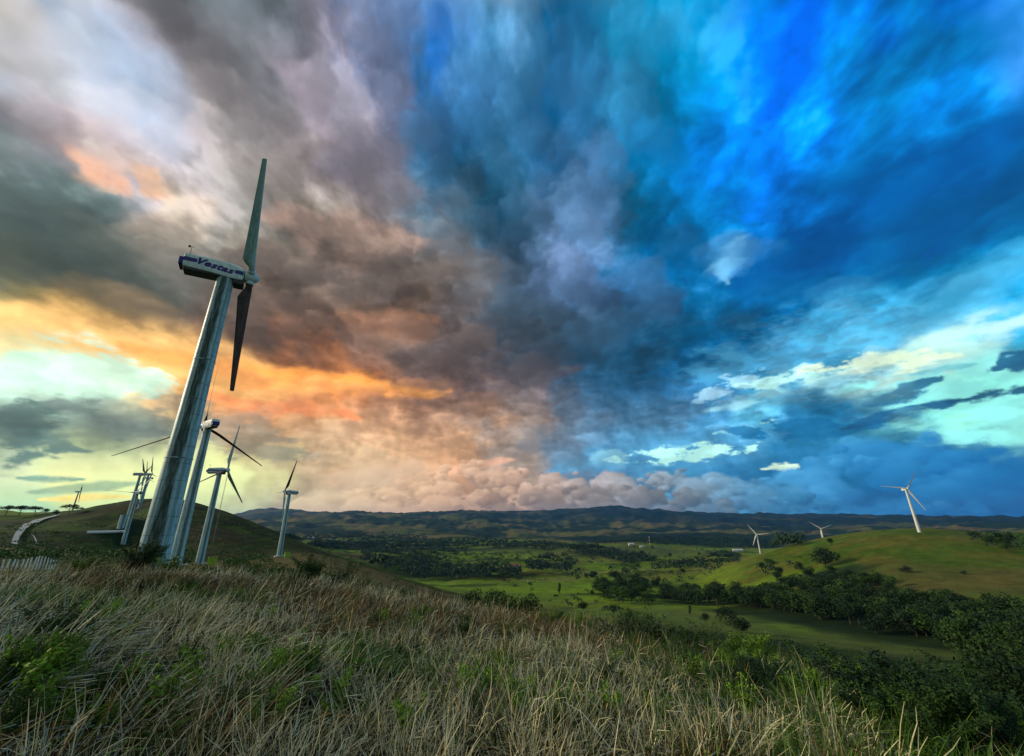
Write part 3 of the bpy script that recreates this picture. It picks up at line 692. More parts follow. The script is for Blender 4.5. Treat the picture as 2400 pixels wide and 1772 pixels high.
def build_ground():
    na, nr = GX.shape
    V_ = np.stack([GX, GY, GZ], -1).reshape(-1, 3)
    i, j = np.meshgrid(np.arange(na - 1), np.arange(nr - 1), indexing='ij')
    F_ = np.stack([i * nr + j, i * nr + j + 1, (i + 1) * nr + j + 1, (i + 1) * nr + j], -1).reshape(-1, 4)
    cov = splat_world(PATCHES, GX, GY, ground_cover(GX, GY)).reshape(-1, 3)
    V_ = np.vstack([V_, [[0, 0, -EYE]]]); cov = np.vstack([cov, [[.045, .04, .018]]])
    me = fast_mesh('ground', V_, F_, M_GROUND, True, cov)
    # close the middle under the viewer
    o = obj('ground', me); tag(o, kind='structure')
build_ground()

# ------------------------------------------------------------------ geometry builders
def loft(sections, cap=True):
    """sections: list of rings (each a list of 3D points, same count) -> verts, faces"""
    n = len(sections[0]); V_ = [p for s_ in sections for p in s_]; F_ = []
    for k in range(len(sections) - 1):
        for i in range(n):
            j = (i + 1) % n
            F_.append((k * n + i, k * n + j, (k + 1) * n + j, (k + 1) * n + i))
    if cap: F_.append(tuple(range(n))[::-1]); F_.append(tuple((len(sections) - 1) * n + i for i in range(n)))
    return V_, F_
def ring(c, r, n, z, rx=None):
    return [(c[0] + (rx or r) * math.cos(2 * math.pi * i / n), c[1] + r * math.sin(2 * math.pi * i / n), z) for i in range(n)]
def tube(rows, n=16):          # surface of revolution about z: rows of (z, r)
    return loft([ring((0, 0), r, n, z) for z, r in rows])
def boxv(x0, x1, y0, y1, z0, z1, bev=0.0):
    if bev <= 0:
        V_ = [(x0, y0, z0), (x1, y0, z0), (x1, y1, z0), (x0, y1, z0), (x0, y0, z1), (x1, y0, z1), (x1, y1, z1), (x0, y1, z1)]
        return V_, [(3, 2, 1, 0), (4, 5, 6, 7), (0, 1, 5, 4), (1, 2, 6, 5), (2, 3, 7, 6), (3, 0, 4, 7)]
    b = bev
    def oc(z, i): return [(x0 + b + i, y0 + i, z), (x1 - b - i, y0 + i, z), (x1 - i, y0 + b + i, z), (x1 - i, y1 - b - i, z), (x1 - b - i, y1 - i, z), (x0 + b + i, y1 - i, z), (x0 + i, y1 - b - i, z), (x0 + i, y0 + b + i, z)]
    return loft([oc(z0, b * .6), oc(z0 + b, 0), oc(z1 - b, 0), oc(z1, b * .6)])
def merge(*parts):
    V_, F_ = [], []
    for v, f in parts:
        n = len(V_); V_ += list(v); F_ += [tuple(i + n for i in q) for q in f]
    return V_, F_
def bar(p, q, r, n=6, r2=None):
    p, q = Vector(p), Vector(q); d = (q - p).normalized()
    a = d.orthogonal().normalized(); b = d.cross(a); r2 = r if r2 is None else r2
    return loft([[tuple(p + (a * math.cos(t) + b * math.sin(t)) * r) for t in [2 * math.pi * i / n for i in range(n)]],
                 [tuple(q + (a * math.cos(t) + b * math.sin(t)) * r2) for t in [2 * math.pi * i / n for i in range(n)]]])
def mesh_of(name, vf, mat, smooth=True, auto=None):
    me = make_mesh(name, vf[0], vf[1], [mat] if mat else [], smooth)
    if smooth and auto:
        me.set_sharp_from_angle(angle=math.radians(auto))
    return me

# ------------------------------------------------------------------ materials of the old turbines
def weathered(name, base, dirt, amount, streak_ang=None, rough=0.42, zscale=1.0, seam=False, clean=None):
    def bld(g, b):
        tc = g.new('ShaderNodeTexCoord').outputs['Object']
        X, Y, Z = g.sep(tc)
        zs = g.m('MULTIPLY', Z, 0.09 * zscale)
        v = g.xyz(X, Y, zs)
        s1 = g.noise(v, 2.6, 6, 0.62, 0.2)[0]; s2 = g.noise(g.v('ADD', v, (9, 3, 1)), 7.5, 6, 0.65)[0]
        s3 = g.noise(tc, 1.7, 6, 0.65)[0]; s4 = g.noise(tc, 14.0, 4, 0.6)[0]
        m_ = g.m('ADD', g.m('MULTIPLY', s1, 0.9), g.m('ADD', g.m('MULTIPLY', s2, 0.5), g.m('MULTIPLY', s3, 0.45)))
        m_ = g.lin(m_, 0.82, 1.12)
        m_ = g.m('MULTIPLY', m_, amount, clamp=True)
        if clean: m_ = g.m('MULTIPLY', m_, g.lin(Z, clean[0], clean[1], 1.0, 0.3))
        if streak_ang is not None:
            ang = g.m('ARCTAN2', Y, X)
            for a0, w, st, off in streak_ang:
                dd = g.m('ABSOLUTE', g.m('SUBTRACT', g.m('ADD', ang, g.m('MULTIPLY', g.m('SUBTRACT', s1, 0.5), off)), math.radians(a0)))
                k = g.m('MULTIPLY', g.m('SUBTRACT', 1.0, g.step(dd, w * 0.35, w)), st)
                k = g.m('MULTIPLY', k, g.lin(s2, 0.3, 0.6, 0.75, 1.1))
                m_ = g.m('MAXIMUM', m_, k, clamp=True)
        rust = g.lin(g.noise(g.v('ADD', v, (31, 7, 2)), 5.0, 6, 0.7)[0], 0.62, 0.75, 0, 0.5)
        c = g.mix(m_, base, dirt)
        c = g.mix(rust, c, (0.16, 0.085, 0.045))
        if seam:
            f = g.m('FRACT', g.m('MULTIPLY', Z, 1 / 2.05))
            sm = g.m('MULTIPLY', g.m('LESS_THAN', f, 0.035), 0.65)
            c = g.mix(sm, c, (0.04, 0.06, 0.05))
        c = g.mix(g.lin(s4, 0.35, 0.7, 0, 0.18), c, dirt)
        g.put(b.inputs['Roughness'], g.m('MULTIPLY_ADD', m_, 0.35, rough))
        bp = g.new('ShaderNodeBump'); bp.inputs['Strength'].default_value = 0.25; bp.inputs['Distance'].default_value = 0.02
        g.put(bp.inputs['Height'], s4); g.l.new(bp.outputs[0], b.inputs['Normal'])
        return c
    return material(name, bld, rough, spec=0.5)
STREAKS = [(-62, 0.62, 0.97, 0.9), (-20, 0.22, 0.6, 0.8), (-100, 0.2, 0.5, 0.8), (120, 0.5, 0.9, 0.8)]
M_TOWER = weathered('tower_paint', (.42, .72, .76), (.018, .046, .030), 0.6, STREAKS, seam=True)
M_TOWER2 = weathered('tower_paint_far', (.40, .66, .68), (.025, .065, .05), 0.6, [(-40, 0.5, 0.85, 0.8), (130, 0.4, 0.8, 0.8)])
M_NAC = weathered('nacelle_shell', (.62, .84, .84), (.14, .24, .20), 0.4, None, 0.35, 6.0)
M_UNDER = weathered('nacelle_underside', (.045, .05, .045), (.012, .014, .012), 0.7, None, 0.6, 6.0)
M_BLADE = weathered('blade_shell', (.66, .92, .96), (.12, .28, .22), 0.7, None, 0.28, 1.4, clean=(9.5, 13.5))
M_BLADE_DARK = weathered('blade_shell_dark', (.055, .042, .032), (.010, .008, .007), 0.9, None, 0.6, 1.4)  # near-black shell for the blades listed in dark
M_NAVY = flat_mat('navy_print', (.012, .008, .17), 0.45, 0.2, 6)
M_BLACK = flat_mat('black_metal', (.02, .022, .022), 0.5, 0.2, 6, 0.5)
M_WHITE = weathered('white_turbine_paint', (.72, .76, .76), (.40, .44, .42), 0.3, None, 0.4)
M_CONC = flat_mat('pale_concrete', (.42, .47, .43), 0.9, 0.3, 2.0)

# ------------------------------------------------------------------ old turbines (40 m hub height)
def blade_mesh(name, L, root=0.8, chord=1.55, tip=0.5, mat=None, thick=0.2, n=14, st=16, rr=0.42):
    """blade along +z from the hub, leading edge towards +x, trailing edge towards -x"""
    secs = []
    for k in range(st + 1):
        t = (k / st) ** 1.15; z = root + (L - root) * t; zz = z / L
        if zz < 0.085: c, rnd = rr * 2, 1.0
        else:
            u = (zz - 0.085)
            grow = sstep(np.array(u), 0, 0.12); c = float(rr * 2 * (1 - grow) + chord * grow) if u < 0.12 else chord + (tip - chord) * ((zz - 0.205) / 0.795) ** 0.85
            rnd = float(1 - sstep(np.array(u), 0, 0.13))
        tt = (rr * 2 if rnd > 0.99 else (rr * 2) * rnd + (1 - rnd) * c * thick * (1 - 0.45 * zz))
        sec = []
        for i in range(n):
            a = 2 * math.pi * i / n
            xe = math.cos(a); ye = math.sin(a)
            # aerofoil: blunt leading edge, fine trailing edge
            ax = rr + (xe - 1) * c / 2; ay = ye * tt / 2 * (rnd + (1 - rnd) * (0.55 + 0.45 * xe) * 1.25)
            tw = math.radians(10) * (1 - zz) * (1 - rnd)
            sec.append((ax * math.cos(tw) - ay * math.sin(tw), ax * math.sin(tw) + ay * math.cos(tw), z))
        secs.append(sec)
    secs.append([(p[0] * 0.6 + secs[-1][0][0] * 0.2, p[1] * 0.4, L + 0.12) for p in secs[-1]])
    return mesh_of(name, loft(secs), mat, True, 40)

def nacelle_mesh():
    """old nacelle along +x, z up, origin over the tower axis at shaft height"""
    st = [  # x, half width, z bottom, z top, top chamfer
        (-5.0, 0.86, -0.52, 0.82, 0.22), (-4.95, 0.95, -0.60, 0.92, 0.28), (-1.6, 1.0, -0.72, 0.95, 0.3), (-0.2, 1.0, -0.84, 0.90, 0.34), (0.1, 1.0, -0.86, 0.98, 0.42), (1.3, 0.98, -0.88, 0.88, 0.5), (2.0, 0.88, -0.80, 0.68, 0.45), (2.08, 0.78, -0.7, 0.6, 0.4)]
    secs = []
    for x, w, zb, zt, ch in st:
        zb *= 1.12; zt *= 1.08
        secs.append([(x, -w, zb + .22), (x, -w * .9, zb), (x, w * .9, zb), (x, w, zb + .22), (x, w, zt - ch * .8), (x, w * .96 - ch * .35, zt - ch * .3), (x, w - ch * 1.3, zt), (x, -(w - ch * 1.3), zt), (x, -(w * .96 - ch * .35), zt - ch * .3), (x, -w, zt - ch * .8)])
    return mesh_of('nacelle_shell', loft(secs), M_NAC, True, 35)
def lettering_mesh():
    cu = bpy.data.curves.new('lettering_curve', 'FONT'); cu.body = 'Vestas'
    cu.size = 1.0; cu.shear = 0.36; cu.offset = 0.045; cu.extrude = 0.012; cu.space_character = 1.12
    cu.align_x = 'CENTER'; cu.align_y = 'CENTER'; cu.resolution_u = 4
    o = bpy.data.objects.new('tmp', cu); COL.objects.link(o)
    bpy.context.view_layer.update()
    me = bpy.data.meshes.new_from_object(o.evaluated_get(bpy.context.evaluated_depsgraph_get()))
    bpy.data.objects.remove(o)
    me.name = 'lettering'; me.materials.clear(); me.materials.append(M_NAVY)
    co = np.array([v.co for v in me.vertices]); wx = co[:, 0].max() - co[:, 0].min(); hy = co[:, 1].max() - co[:, 1].min()
    cxm = (co[:, 0].max() + co[:, 0].min()) / 2; cym = (co[:, 1].max() + co[:, 1].min()) / 2
    for v in me.vertices:
        v.co.x = (v.co.x - cxm) * 4.3 / wx; v.co.y = (v.co.y - cym) * 0.84 / hy
    me.update()
    return me
ME_NAC = nacelle_mesh(); ME_TXT = lettering_mesh()
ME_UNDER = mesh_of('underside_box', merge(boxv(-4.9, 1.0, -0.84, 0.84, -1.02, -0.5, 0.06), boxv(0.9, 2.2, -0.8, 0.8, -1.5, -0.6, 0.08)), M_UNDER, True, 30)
ME_STR1 = mesh_of('stripe', merge(boxv(-4.97, -3.50, -1.012, -0.9, -0.04, 0.40)), M_NAVY, False)
ME_STR2 = mesh_of('stripe', merge(boxv(0.98, 1.98, -1.004, -0.82, -0.34, 0.10)), M_NAVY, False)
ME_REAR = mesh_of('rear_cooler', boxv(-5.5, -4.98, -0.88, 0.88, -0.5, 0.38, 0.05), M_NAVY, True, 30)
ME_SPIN = mesh_of('spinner', (lambda vf: ([(v[2], v[0], v[1]) for v in vf[0]], vf[1]))(tube([(-0.72, 0.5), (-0.7, 0.92), (0.1, 0.95), (0.55, 0.82), (0.9, 0.55), (1.12, 0.26), (1.18, 0.05)], 20)), M_NAC, True, 40)
ME_HUBC = mesh_of('hub_casting', (lambda vf: ([(v[2], v[0], v[1]) for v in vf[0]], vf[1]))(tube([(-1.15, 0.42), (-0.9, 0.62), (-0.7, 0.88), (-0.1, 0.86), (0.0, 0.3)], 16)), M_UNDER, True, 40)
ME_COLLAR = mesh_of('blade_collar', tube([(0.72, 0.5), (0.74, 0.54), (1.25, 0.54), (1.3, 0.46)], 16), M_NAC, True, 40)
ME_VANE = mesh_of('wind_vane', merge(bar((0, 0, 0), (0, 0, 1.3), 0.035), bar((-0.25, 0, 1.3), (0.3, 0, 1.3), 0.03), boxv(-0.4, -0.12, -0.012, 0.012, 1.16, 1.44)), M_BLACK, False)
ME_ANEM = mesh_of('anemometer', merge(bar((0, 0, 0), (0, 0, 0.85), 0.035), bar((-0.2, 0, 0.85), (0.2, 0, 0.85), 0.025), bar((0, -0.2, 0.85), (0, 0.2, 0.85), 0.025)), M_BLACK, False)
def tower_rows(H, rb, rt):
    rows = [(-2.5, rb), (0, rb)]
    for k in range(1, 19): rows.append((H * k / 19, rb + (rt - rb) * (k / 19) ** 0.95))
    rows.append((H, rt))
    return rows
def tower_mesh(name, H, rb, rt, mat, n=40): return mesh_of(name, tube(tower_rows(H, rb, rt), n), mat, True, 50)
def flange_mesh(z, H, rb, rt):
    r = rb + (rt - rb) * (z / H) ** 0.95
    return mesh_of('flange', tube([(z - .07, r), (z - .06, r + .045), (z + .06, r + .045), (z + .07, r)], 36), M_TOWER2, True, 30)
def door_mesh(): return mesh_of('door', merge(boxv(-0.42, 0.42, -0.10, 0.06, 0.0, 1.9, 0.03)), M_NAC, True, 30)

ME_TOWER_FAR = tower_mesh('tower', 38.9, 1.58, 1.0, M_TOWER2, 24)
ME_TOWER_NEAR = tower_mesh('tower', 38.9, 1.58, 1.03, M_TOWER, 64)
M_BLADE2 = weathered('blade_shell_far', (.34, .56, .60), (.05, .11, .08), 0.8, None, 0.4, 1.4)
ME_BL_FAR = blade_mesh('blade', 22.2, 0.8, 1.75, 0.45, M_BLADE2, 0.2, 10, 12)
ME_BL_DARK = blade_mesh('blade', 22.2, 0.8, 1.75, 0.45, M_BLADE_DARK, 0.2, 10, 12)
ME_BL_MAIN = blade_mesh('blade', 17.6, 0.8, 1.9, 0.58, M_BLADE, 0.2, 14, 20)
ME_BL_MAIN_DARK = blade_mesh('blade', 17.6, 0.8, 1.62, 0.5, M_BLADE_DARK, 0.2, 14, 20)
ME_FOUND = mesh_of('foundation', tube([(-1.2, 3.0), (0.12, 3.0), (0.15, 2.9)], 24), M_CONC, True, 40)

def rotor_matrix(A, S, V_, hub, phase, pitch):
    """blade z axis radial; chord (-x = trailing) turned by pitch from the rotor plane towards the shaft axis"""
    a = math.radians(phase)
    rad = V_ * math.cos(a) + S * math.sin(a); tan = A.cross(rad)
    p = math.radians(pitch)
    xx = tan * math.cos(p) + A * math.sin(p); yy = rad.cross(xx)
    return Matrix(((xx.x, yy.x, rad.x, hub.x), (xx.y, yy.y, rad.y, hub.y), (xx.z, yy.z, rad.z, hub.z), (0, 0, 0, 1)))
TURB_GROUP = 'weathered old wind turbines along the ridge'
def old_turbine(base, yaw, phase, tilt, over, label, near=False, pitch=86, dark=(), hub_h=40.0):
    root = obj('wind_turbine', None, loc=base); tag(root, label, 'wind turbine', TURB_GROUP)
    obj('tower', ME_TOWER_NEAR if near else ME_TOWER_FAR, root)
    obj('foundation', ME_FOUND, root)
    y, t = math.radians(yaw), math.radians(tilt)
    A = Vector((math.cos(y) * math.cos(t), math.sin(y) * math.cos(t), math.sin(t))); S = Vector((-math.sin(y), math.cos(y), 0)); V_ = A.cross(S)
    M = Matrix(((A.x, S.x, V_.x, 0), (A.y, S.y, V_.y, 0), (A.z, S.z, V_.z, hub_h), (0, 0, 0, 1)))
    nac = obj('nacelle', ME_NAC, root); nac.matrix_local = M @ Matrix.Diagonal((1, 1.12, 1.26, 1))
    obj('underside_box', ME_UNDER, nac); obj('rear_cooler', ME_REAR, nac)
    for me in (ME_STR1, ME_STR2):
        obj('stripe', me, nac); o = obj('stripe', me, nac, scale=(1, -1, 1))
    o = obj('lettering', ME_TXT, nac, loc=(-1.26, -1.012, 0.03), rot=(math.pi / 2, math.radians(5.5), 0))
    o = obj('lettering', ME_TXT, nac, loc=(-1.24, 1.012, 0.03), rot=(math.pi / 2, math.radians(5.5), math.pi))
    obj('wind_vane', ME_VANE, nac, loc=(-4.55, -0.2, 0.86)); obj('anemometer', ME_ANEM, nac, loc=(-4.8, 0.4, 0.6))
    hub = Vector((0, 0, hub_h)) + A * over
    H = Matrix(((A.x, S.x, V_.x, hub.x), (A.y, S.y, V_.y, hub.y), (A.z, S.z, V_.z, hub.z), (0, 0, 0, 1)))
    sp = obj('hub', ME_HUBC, root); sp.matrix_local = H
    obj('spinner', ME_SPIN, sp)
    for k in range(3):
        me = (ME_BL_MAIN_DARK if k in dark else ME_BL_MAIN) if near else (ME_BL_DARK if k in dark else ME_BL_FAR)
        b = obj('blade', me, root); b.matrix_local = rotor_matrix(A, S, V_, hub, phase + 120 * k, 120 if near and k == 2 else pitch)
        if k in dark: b['label'] = 'dark blade'
        obj('blade_collar', ME_COLLAR, b)
    if near:
        for z in (13.0, 26.0): obj('flange', flange_mesh(z, 38.9, 1.58, 1.03), root)
        obj('door', door_mesh(), root, loc=(-1.1, 1.12, 0.9), rot=(0, 0, math.radians(135)))
    return root
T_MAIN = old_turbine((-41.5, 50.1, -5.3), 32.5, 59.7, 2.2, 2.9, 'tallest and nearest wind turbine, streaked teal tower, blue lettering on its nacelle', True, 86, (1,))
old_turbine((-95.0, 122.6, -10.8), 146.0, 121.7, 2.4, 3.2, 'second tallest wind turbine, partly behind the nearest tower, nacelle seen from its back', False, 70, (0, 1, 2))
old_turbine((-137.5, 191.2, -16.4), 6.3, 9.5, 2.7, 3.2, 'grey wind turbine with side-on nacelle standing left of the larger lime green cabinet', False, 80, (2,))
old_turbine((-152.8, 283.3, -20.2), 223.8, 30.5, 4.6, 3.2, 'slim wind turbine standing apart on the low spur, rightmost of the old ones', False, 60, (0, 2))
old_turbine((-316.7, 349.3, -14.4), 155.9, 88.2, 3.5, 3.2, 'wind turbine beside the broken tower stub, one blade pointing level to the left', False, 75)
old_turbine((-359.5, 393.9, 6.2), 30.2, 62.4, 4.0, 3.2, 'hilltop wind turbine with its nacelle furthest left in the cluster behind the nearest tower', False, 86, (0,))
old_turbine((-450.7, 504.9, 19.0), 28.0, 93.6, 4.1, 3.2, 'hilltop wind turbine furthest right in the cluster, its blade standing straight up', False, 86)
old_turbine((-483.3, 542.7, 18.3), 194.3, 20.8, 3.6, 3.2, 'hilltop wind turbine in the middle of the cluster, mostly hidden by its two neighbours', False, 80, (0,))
old_turbine((-901.6, 858.5, 26.6), 44.6, 64.6, 3.8, 3.2, 'tiny far wind turbine at the end of the pale road, beside a flat-topped tree', False, 86, (0, 1, 2))

# ------------------------------------------------------------------ modern white turbines
ME_MT = tower_mesh('tower', 58.6, 2.1, 1.25, M_WHITE, 24)
ME_MB = blade_mesh('blade', 33.0, 1.2, 2.6, 0.6, M_WHITE, 0.2, 10, 14, 0.8)
ME_MN = mesh_of('nacelle', (lambda: loft([[(x, -w, -h), (x, w, -h), (x, w * 1.05, 0), (x, w * .8, h), (x, -w * .8, h), (x, -w * 1.05, 0)] for x, w, h in ((-7, 1.1, 1.1), (-6.6, 1.5, 1.5), (0, 1.7, 1.8), (2.2, 1.6, 1.7), (2.6, 1.2, 1.2))]))(), M_WHITE, True, 35)
ME_MH = mesh_of('hub', (lambda vf: ([(v[2], v[0], v[1]) for v in vf[0]], vf[1]))(tube([(-1.4, 1.3), (-0.6, 1.6), (0.6, 1.5), (1.5, 0.9), (1.9, 0.15)], 16)), M_WHITE, True, 50)
def modern_turbine(base, yaw, phase, label, pitch=20, parts=True):
    root = obj('wind_turbine', None, loc=base); tag(root, label, 'wind turbine', 'white modern wind turbines on the right hand hill')
    obj('tower', ME_MT, root)
    y, t = math.radians(yaw), math.radians(4)
    A = Vector((math.cos(y) * math.cos(t), math.sin(y) * math.cos(t), math.sin(t))); S = Vector((-math.sin(y), math.cos(y), 0)); V_ = A.cross(S)
    def MM(p): return Matrix(((A.x, S.x, V_.x, p.x), (A.y, S.y, V_.y, p.y), (A.z, S.z, V_.z, p.z), (0, 0, 0, 1)))
    n = obj('nacelle', ME_MN, root); n.matrix_local = MM(Vector((0, 0, 60)))
    hub = Vector((0, 0, 60)) + A * 4
    h = obj('hub', ME_MH, root); h.matrix_local = MM(hub)
    for k in range(3):
        b = obj('blade', ME_MB, root); b.matrix_local = rotor_matrix(A, S, V_, hub, phase + 120 * k, pitch)
    return root
modern_turbine((574.9, 611.7, -25.2), 79.5 + 180, -81.2, 'largest white wind turbine, standing on the crest of the right hand hill')
modern_turbine((711.1, 1265.2, -110.2), 221.9, 85.1, 'small white wind turbine left of the hill slope, its foot in the open field')
modern_turbine((1025.0, 1436.3, -102.2), 234.9, 68.9, 'small white wind turbine rising just behind the hill crest beside a tall dark tree')

# ------------------------------------------------------------------ masts
M_MAST = flat_mat('mast_steel', (.22, .24, .24), 0.5, 0.2, 3, 0.6)
M_RED = flat_mat('mast_red', (.45, .05, .03), 0.6, 0.2, 3)
M_MWHITE = flat_mat('mast_white', (.75, .75, .72), 0.6, 0.15, 3)
def lattice(z0, z1, w, r, step):
    P = [(w * math.cos(a), w * math.sin(a)) for a in (0, 2.094, 4.189)]; parts = []
    for p in P: parts.append(bar((p[0], p[1], z0), (p[0], p[1], z1), r, 4))
    k = 0; z = z0
    while z < z1 - 1e-3:
        zn = min(z + step, z1)
        for i in range(3):
            a, b = P[i], P[(i + 1) % 3]
            if k % 2: a, b = b, a
            parts.append(bar((a[0], a[1], z), (b[0], b[1], zn), r * .7, 3))
        z = zn; k += 1
    return merge(*parts)
def height_to(b, px, py):
    d = sight(px, py); return math.hypot(b[0], b[1]) * d[2] / math.hypot(d[0], d[1]) - b[2]
def guyed_mast(pb, top, label, w=0.35, rng=0):
    b = spot(*pb, rmin=rng); H = height_to(b, *top)
    root = obj('weather_mast', None, loc=b[:3]); tag(root, label, 'mast', 'thin guyed weather masts')
    obj('lattice', mesh_of('lattice', lattice(-1, H, w, 0.05, 3.0), M_MAST, False), root)
    obj('lightning_rod', mesh_of('lightning_rod', bar((0, 0, H), (0, 0, H + 2.2), 0.04, 4), M_MAST, False), root)
    for k in range(3):
        a = math.radians(40 + 120 * k); gx, gy = H * .45 * math.cos(a), H * .45 * math.sin(a)
        gz = ground_z(b[0] + gx, b[1] + gy) - b[2]
        obj('guy_wire', mesh_of('guy_wire', merge(bar((gx, gy, gz), (0, 0, H * .95), 0.018, 3), bar((gx, gy, gz), (0, 0, H * .55), 0.018, 3)), M_MAST, False), root)
    for z, s in ((H * .6, 1), (H * .98, -1)):
        obj('sensor_arm', mesh_of('sensor_arm', bar((0, 0, z), (1.5 * s, 0, z), 0.05, 4), M_MAST, False), root)
guyed_mast((498, 1274), (532, 1100), 'thin grey weather mast between two ridge turbines, rising from the hill shoulder', 0.35, 200)
guyed_mast((636, 1236), (641, 1187), 'faint weather mast far off in front of the pale volcano cone', 0.6, 2000)
def radio_mast():
    b = spot(1524, 1284, 1500); H = height_to(b, 1521, 1257)
    root = obj('radio_mast', None, loc=b[:3]); tag(root, 'red and white banded radio mast standing in the distant valley field', 'radio mast')
    n = 7
    for k in range(n):
        obj('mast_section', mesh_of('mast_section', merge(lattice(H * k / n + .02, H * (k + 1) / n - .02, 1.5 - 0.12 * k, 0.28, H / n / 3)), M_MWHITE if k % 2 == 0 else M_RED, False), root)
radio_mast()

# ------------------------------------------------------------------ wreck of a turbine, cabinets, fence, road
def stub_and_tube():
    b = spot(279, 1249, 300); H = height_to(b, 288, 1207)
    root = obj('tower_stub', None, loc=b[:3]); tag(root, 'short broken-off turbine tower stub beside the pale tube lying on the hill', 'tower stub')
    r = 11 / 940 * math.hypot(b[0], b[1]) * 0.42
    rows = [(-1.5, r), (H * .5, r * .98), (H, r * .95)]
    obj('tower', mesh_of('tower', loft([ring((0, 0), q, 20, z) for z, q in rows]), M_TOWER2, True, 40), root)
    obj('flange', mesh_of('flange', tube([(H - .02, r), (H, r * 1.06), (H + .15, r * 1.06), (H + .16, r * .7)], 20), M_CONC, True, 30), root)
    p = spot(203, 1250, 300); d2 = sight(291, 1247); k2 = math.hypot(p[0], p[1]) / math.hypot(d2[0], d2[1])
    p, q = Vector(p[:3]), Vector(tuple(d2 * k2)); rad = 1.25; p.z -= .5; q.z -= .5
    d = (q - p); Lx = d.length; az = math.atan2(d.y, d.x)
    root = obj('fallen_tube', None, loc=(p.x, p.y, p.z + rad * .8), rot=(0, -math.asin(d.z / Lx), az)); tag(root, 'long pale turbine tower section lying on the dark hillside', 'fallen tower section')
    sec = [[(x, rr * math.cos(2 * math.pi * i / 18), rr * math.sin(2 * math.pi * i / 18)) for i in range(18)] for x, rr in ((0, rad), (Lx * .5, rad * .92), (Lx, rad * .84))]
    obj('shell', mesh_of('shell', loft(sec), M_WHITE, True, 40), root)
    obj('end_flange', mesh_of('end_flange', loft([[(x, rr * math.cos(2 * math.pi * i / 18), rr * math.sin(2 * math.pi * i / 18)) for i in range(18)] for x, rr in ((-.15, rad * .8), (-.14, rad * 1.08), (.12, rad * 1.08), (.13, rad))]), M_CONC, True, 30), root)
stub_and_tube()
M_LIME = flat_mat('lime_paint', (.22, .42, .02), 0.5, 0.25, 1.5)
M_DGREEN = flat_mat('dark_green_paint', (.05, .11, .02), 0.5, 0.25, 1.5)
def cabinet(px, py, rmin, w, h, label):
    b = spot(px, py, rmin); root = obj('transformer_cabinet', None, loc=(b[0], b[1], b[2]), rot=(0, 0, math.radians(35))); tag(root, label, 'transformer cabinet', 'lime green cabinets beside the turbines')
    obj('housing', mesh_of('housing', boxv(-w / 2, w / 2, -w * .35, w * .35, -0.4, h, 0.18), M_LIME, True, 30), root)
    obj('lid', mesh_of('lid', boxv(-w * .53, w * .53, -w * .38, w * .38, h + .002, h + .16, 0.06), M_DGREEN, True, 30), root)
    for s in (-1, 1): obj('door', mesh_of('door', boxv(s * w * .24 - w * .2, s * w * .24 + w * .2, -w * .37, -w * .34, 0.2, h - .2), M_LIME, False), root)
cabinet(495, 1325, 150, 3.0, 3.0, 'lime green cabinet on the grass right of the grey side-on turbine')
cabinet(673, 1306, 250, 2.8, 2.3, 'small lime green cabinet beside the lone slim turbine')
M_POST = flat_mat('whitewashed_post', (.72, .80, .74), 0.85, 0.3, 5)
def post_fence():
    tops = [(40, 1380), (105, 1375), (170, 1362), (232, 1350), (290, 1340), (348, 1325), (402, 1312), (447, 1305), (497, 1295), (532, 1297), (572, 1303), (608, 1312), (640, 1330), (668, 1345), (705, 1362)]
    bots = [(15, 1460), (80, 1458), (145, 1455), (197, 1455), (262, 1440), (322, 1422), (370, 1418), (420, 1408), (466, 1402), (505, 1402), (548, 1396), (588, 1400), (622, 1410), (650, 1420), (680, 1430)]
    root = None
    zt = []
    for k, (t, b) in enumerate(zip(tops, bots)):
        pb = (b[0] / 5.33, 1060 + b[1] / 5.33); pt = (t[0] / 5.33, 1060 + t[1] / 5.33)
        d = sight(*pb); h = math.hypot(d[0], d[1]); R = 70 + 1.2 * k
        x, y, z = R * d[0] / h, R * d[1] / h, R * d[2] / h
        g = ground_z(x, y); z = min(z, g + 0.3)
        dt = sight(*pt); H = R * dt[2] / math.hypot(dt[0], dt[1]) - g
        if root is None:
            root = obj('post_fence', None, loc=(x, y, g)); tag(root, 'row of pale whitewashed fence posts at the far left above the grass crest', 'fence'); org = Vector((x, y, g))
        H = min(max(H, 1.2), 2.6)
        me = mesh_of('post', merge(boxv(-0.055, 0.055, -0.05, 0.05, -0.6, H * .95, 0.012), loft([[(-.05, -.05, H * .95), (.05, -.05, H * .95), (.05, .05, H * .95), (-.05, .05, H * .95)], [(-.02, -.02, H), (.02, -.02, H), (.02, .02, H), (-.02, .02, H)]])), M_POST, False)
        o = obj('post', me, root, loc=Vector((x, y, g)) - org, rot=(random.uniform(-.04, .04), random.uniform(-.05, .05), random.uniform(0, 1)))
        zt.append(Vector((x, y, g + H)) - org)
    for f in (0.25, 0.6, 0.9):
        ps = [bar(tuple(a + Vector((0, 0, -1.6 * (1 - f)))), tuple(b + Vector((0, 0, -1.6 * (1 - f)))), 0.012, 3) for a, b in zip(zt, zt[1:])]
        obj('wire', mesh_of('wire', merge(*ps), M_MAST, False), root)
post_fence()
M_ROAD = flat_mat('pale_gravel', (.22, .29, .31), 0.95, 0.25, 0.4)
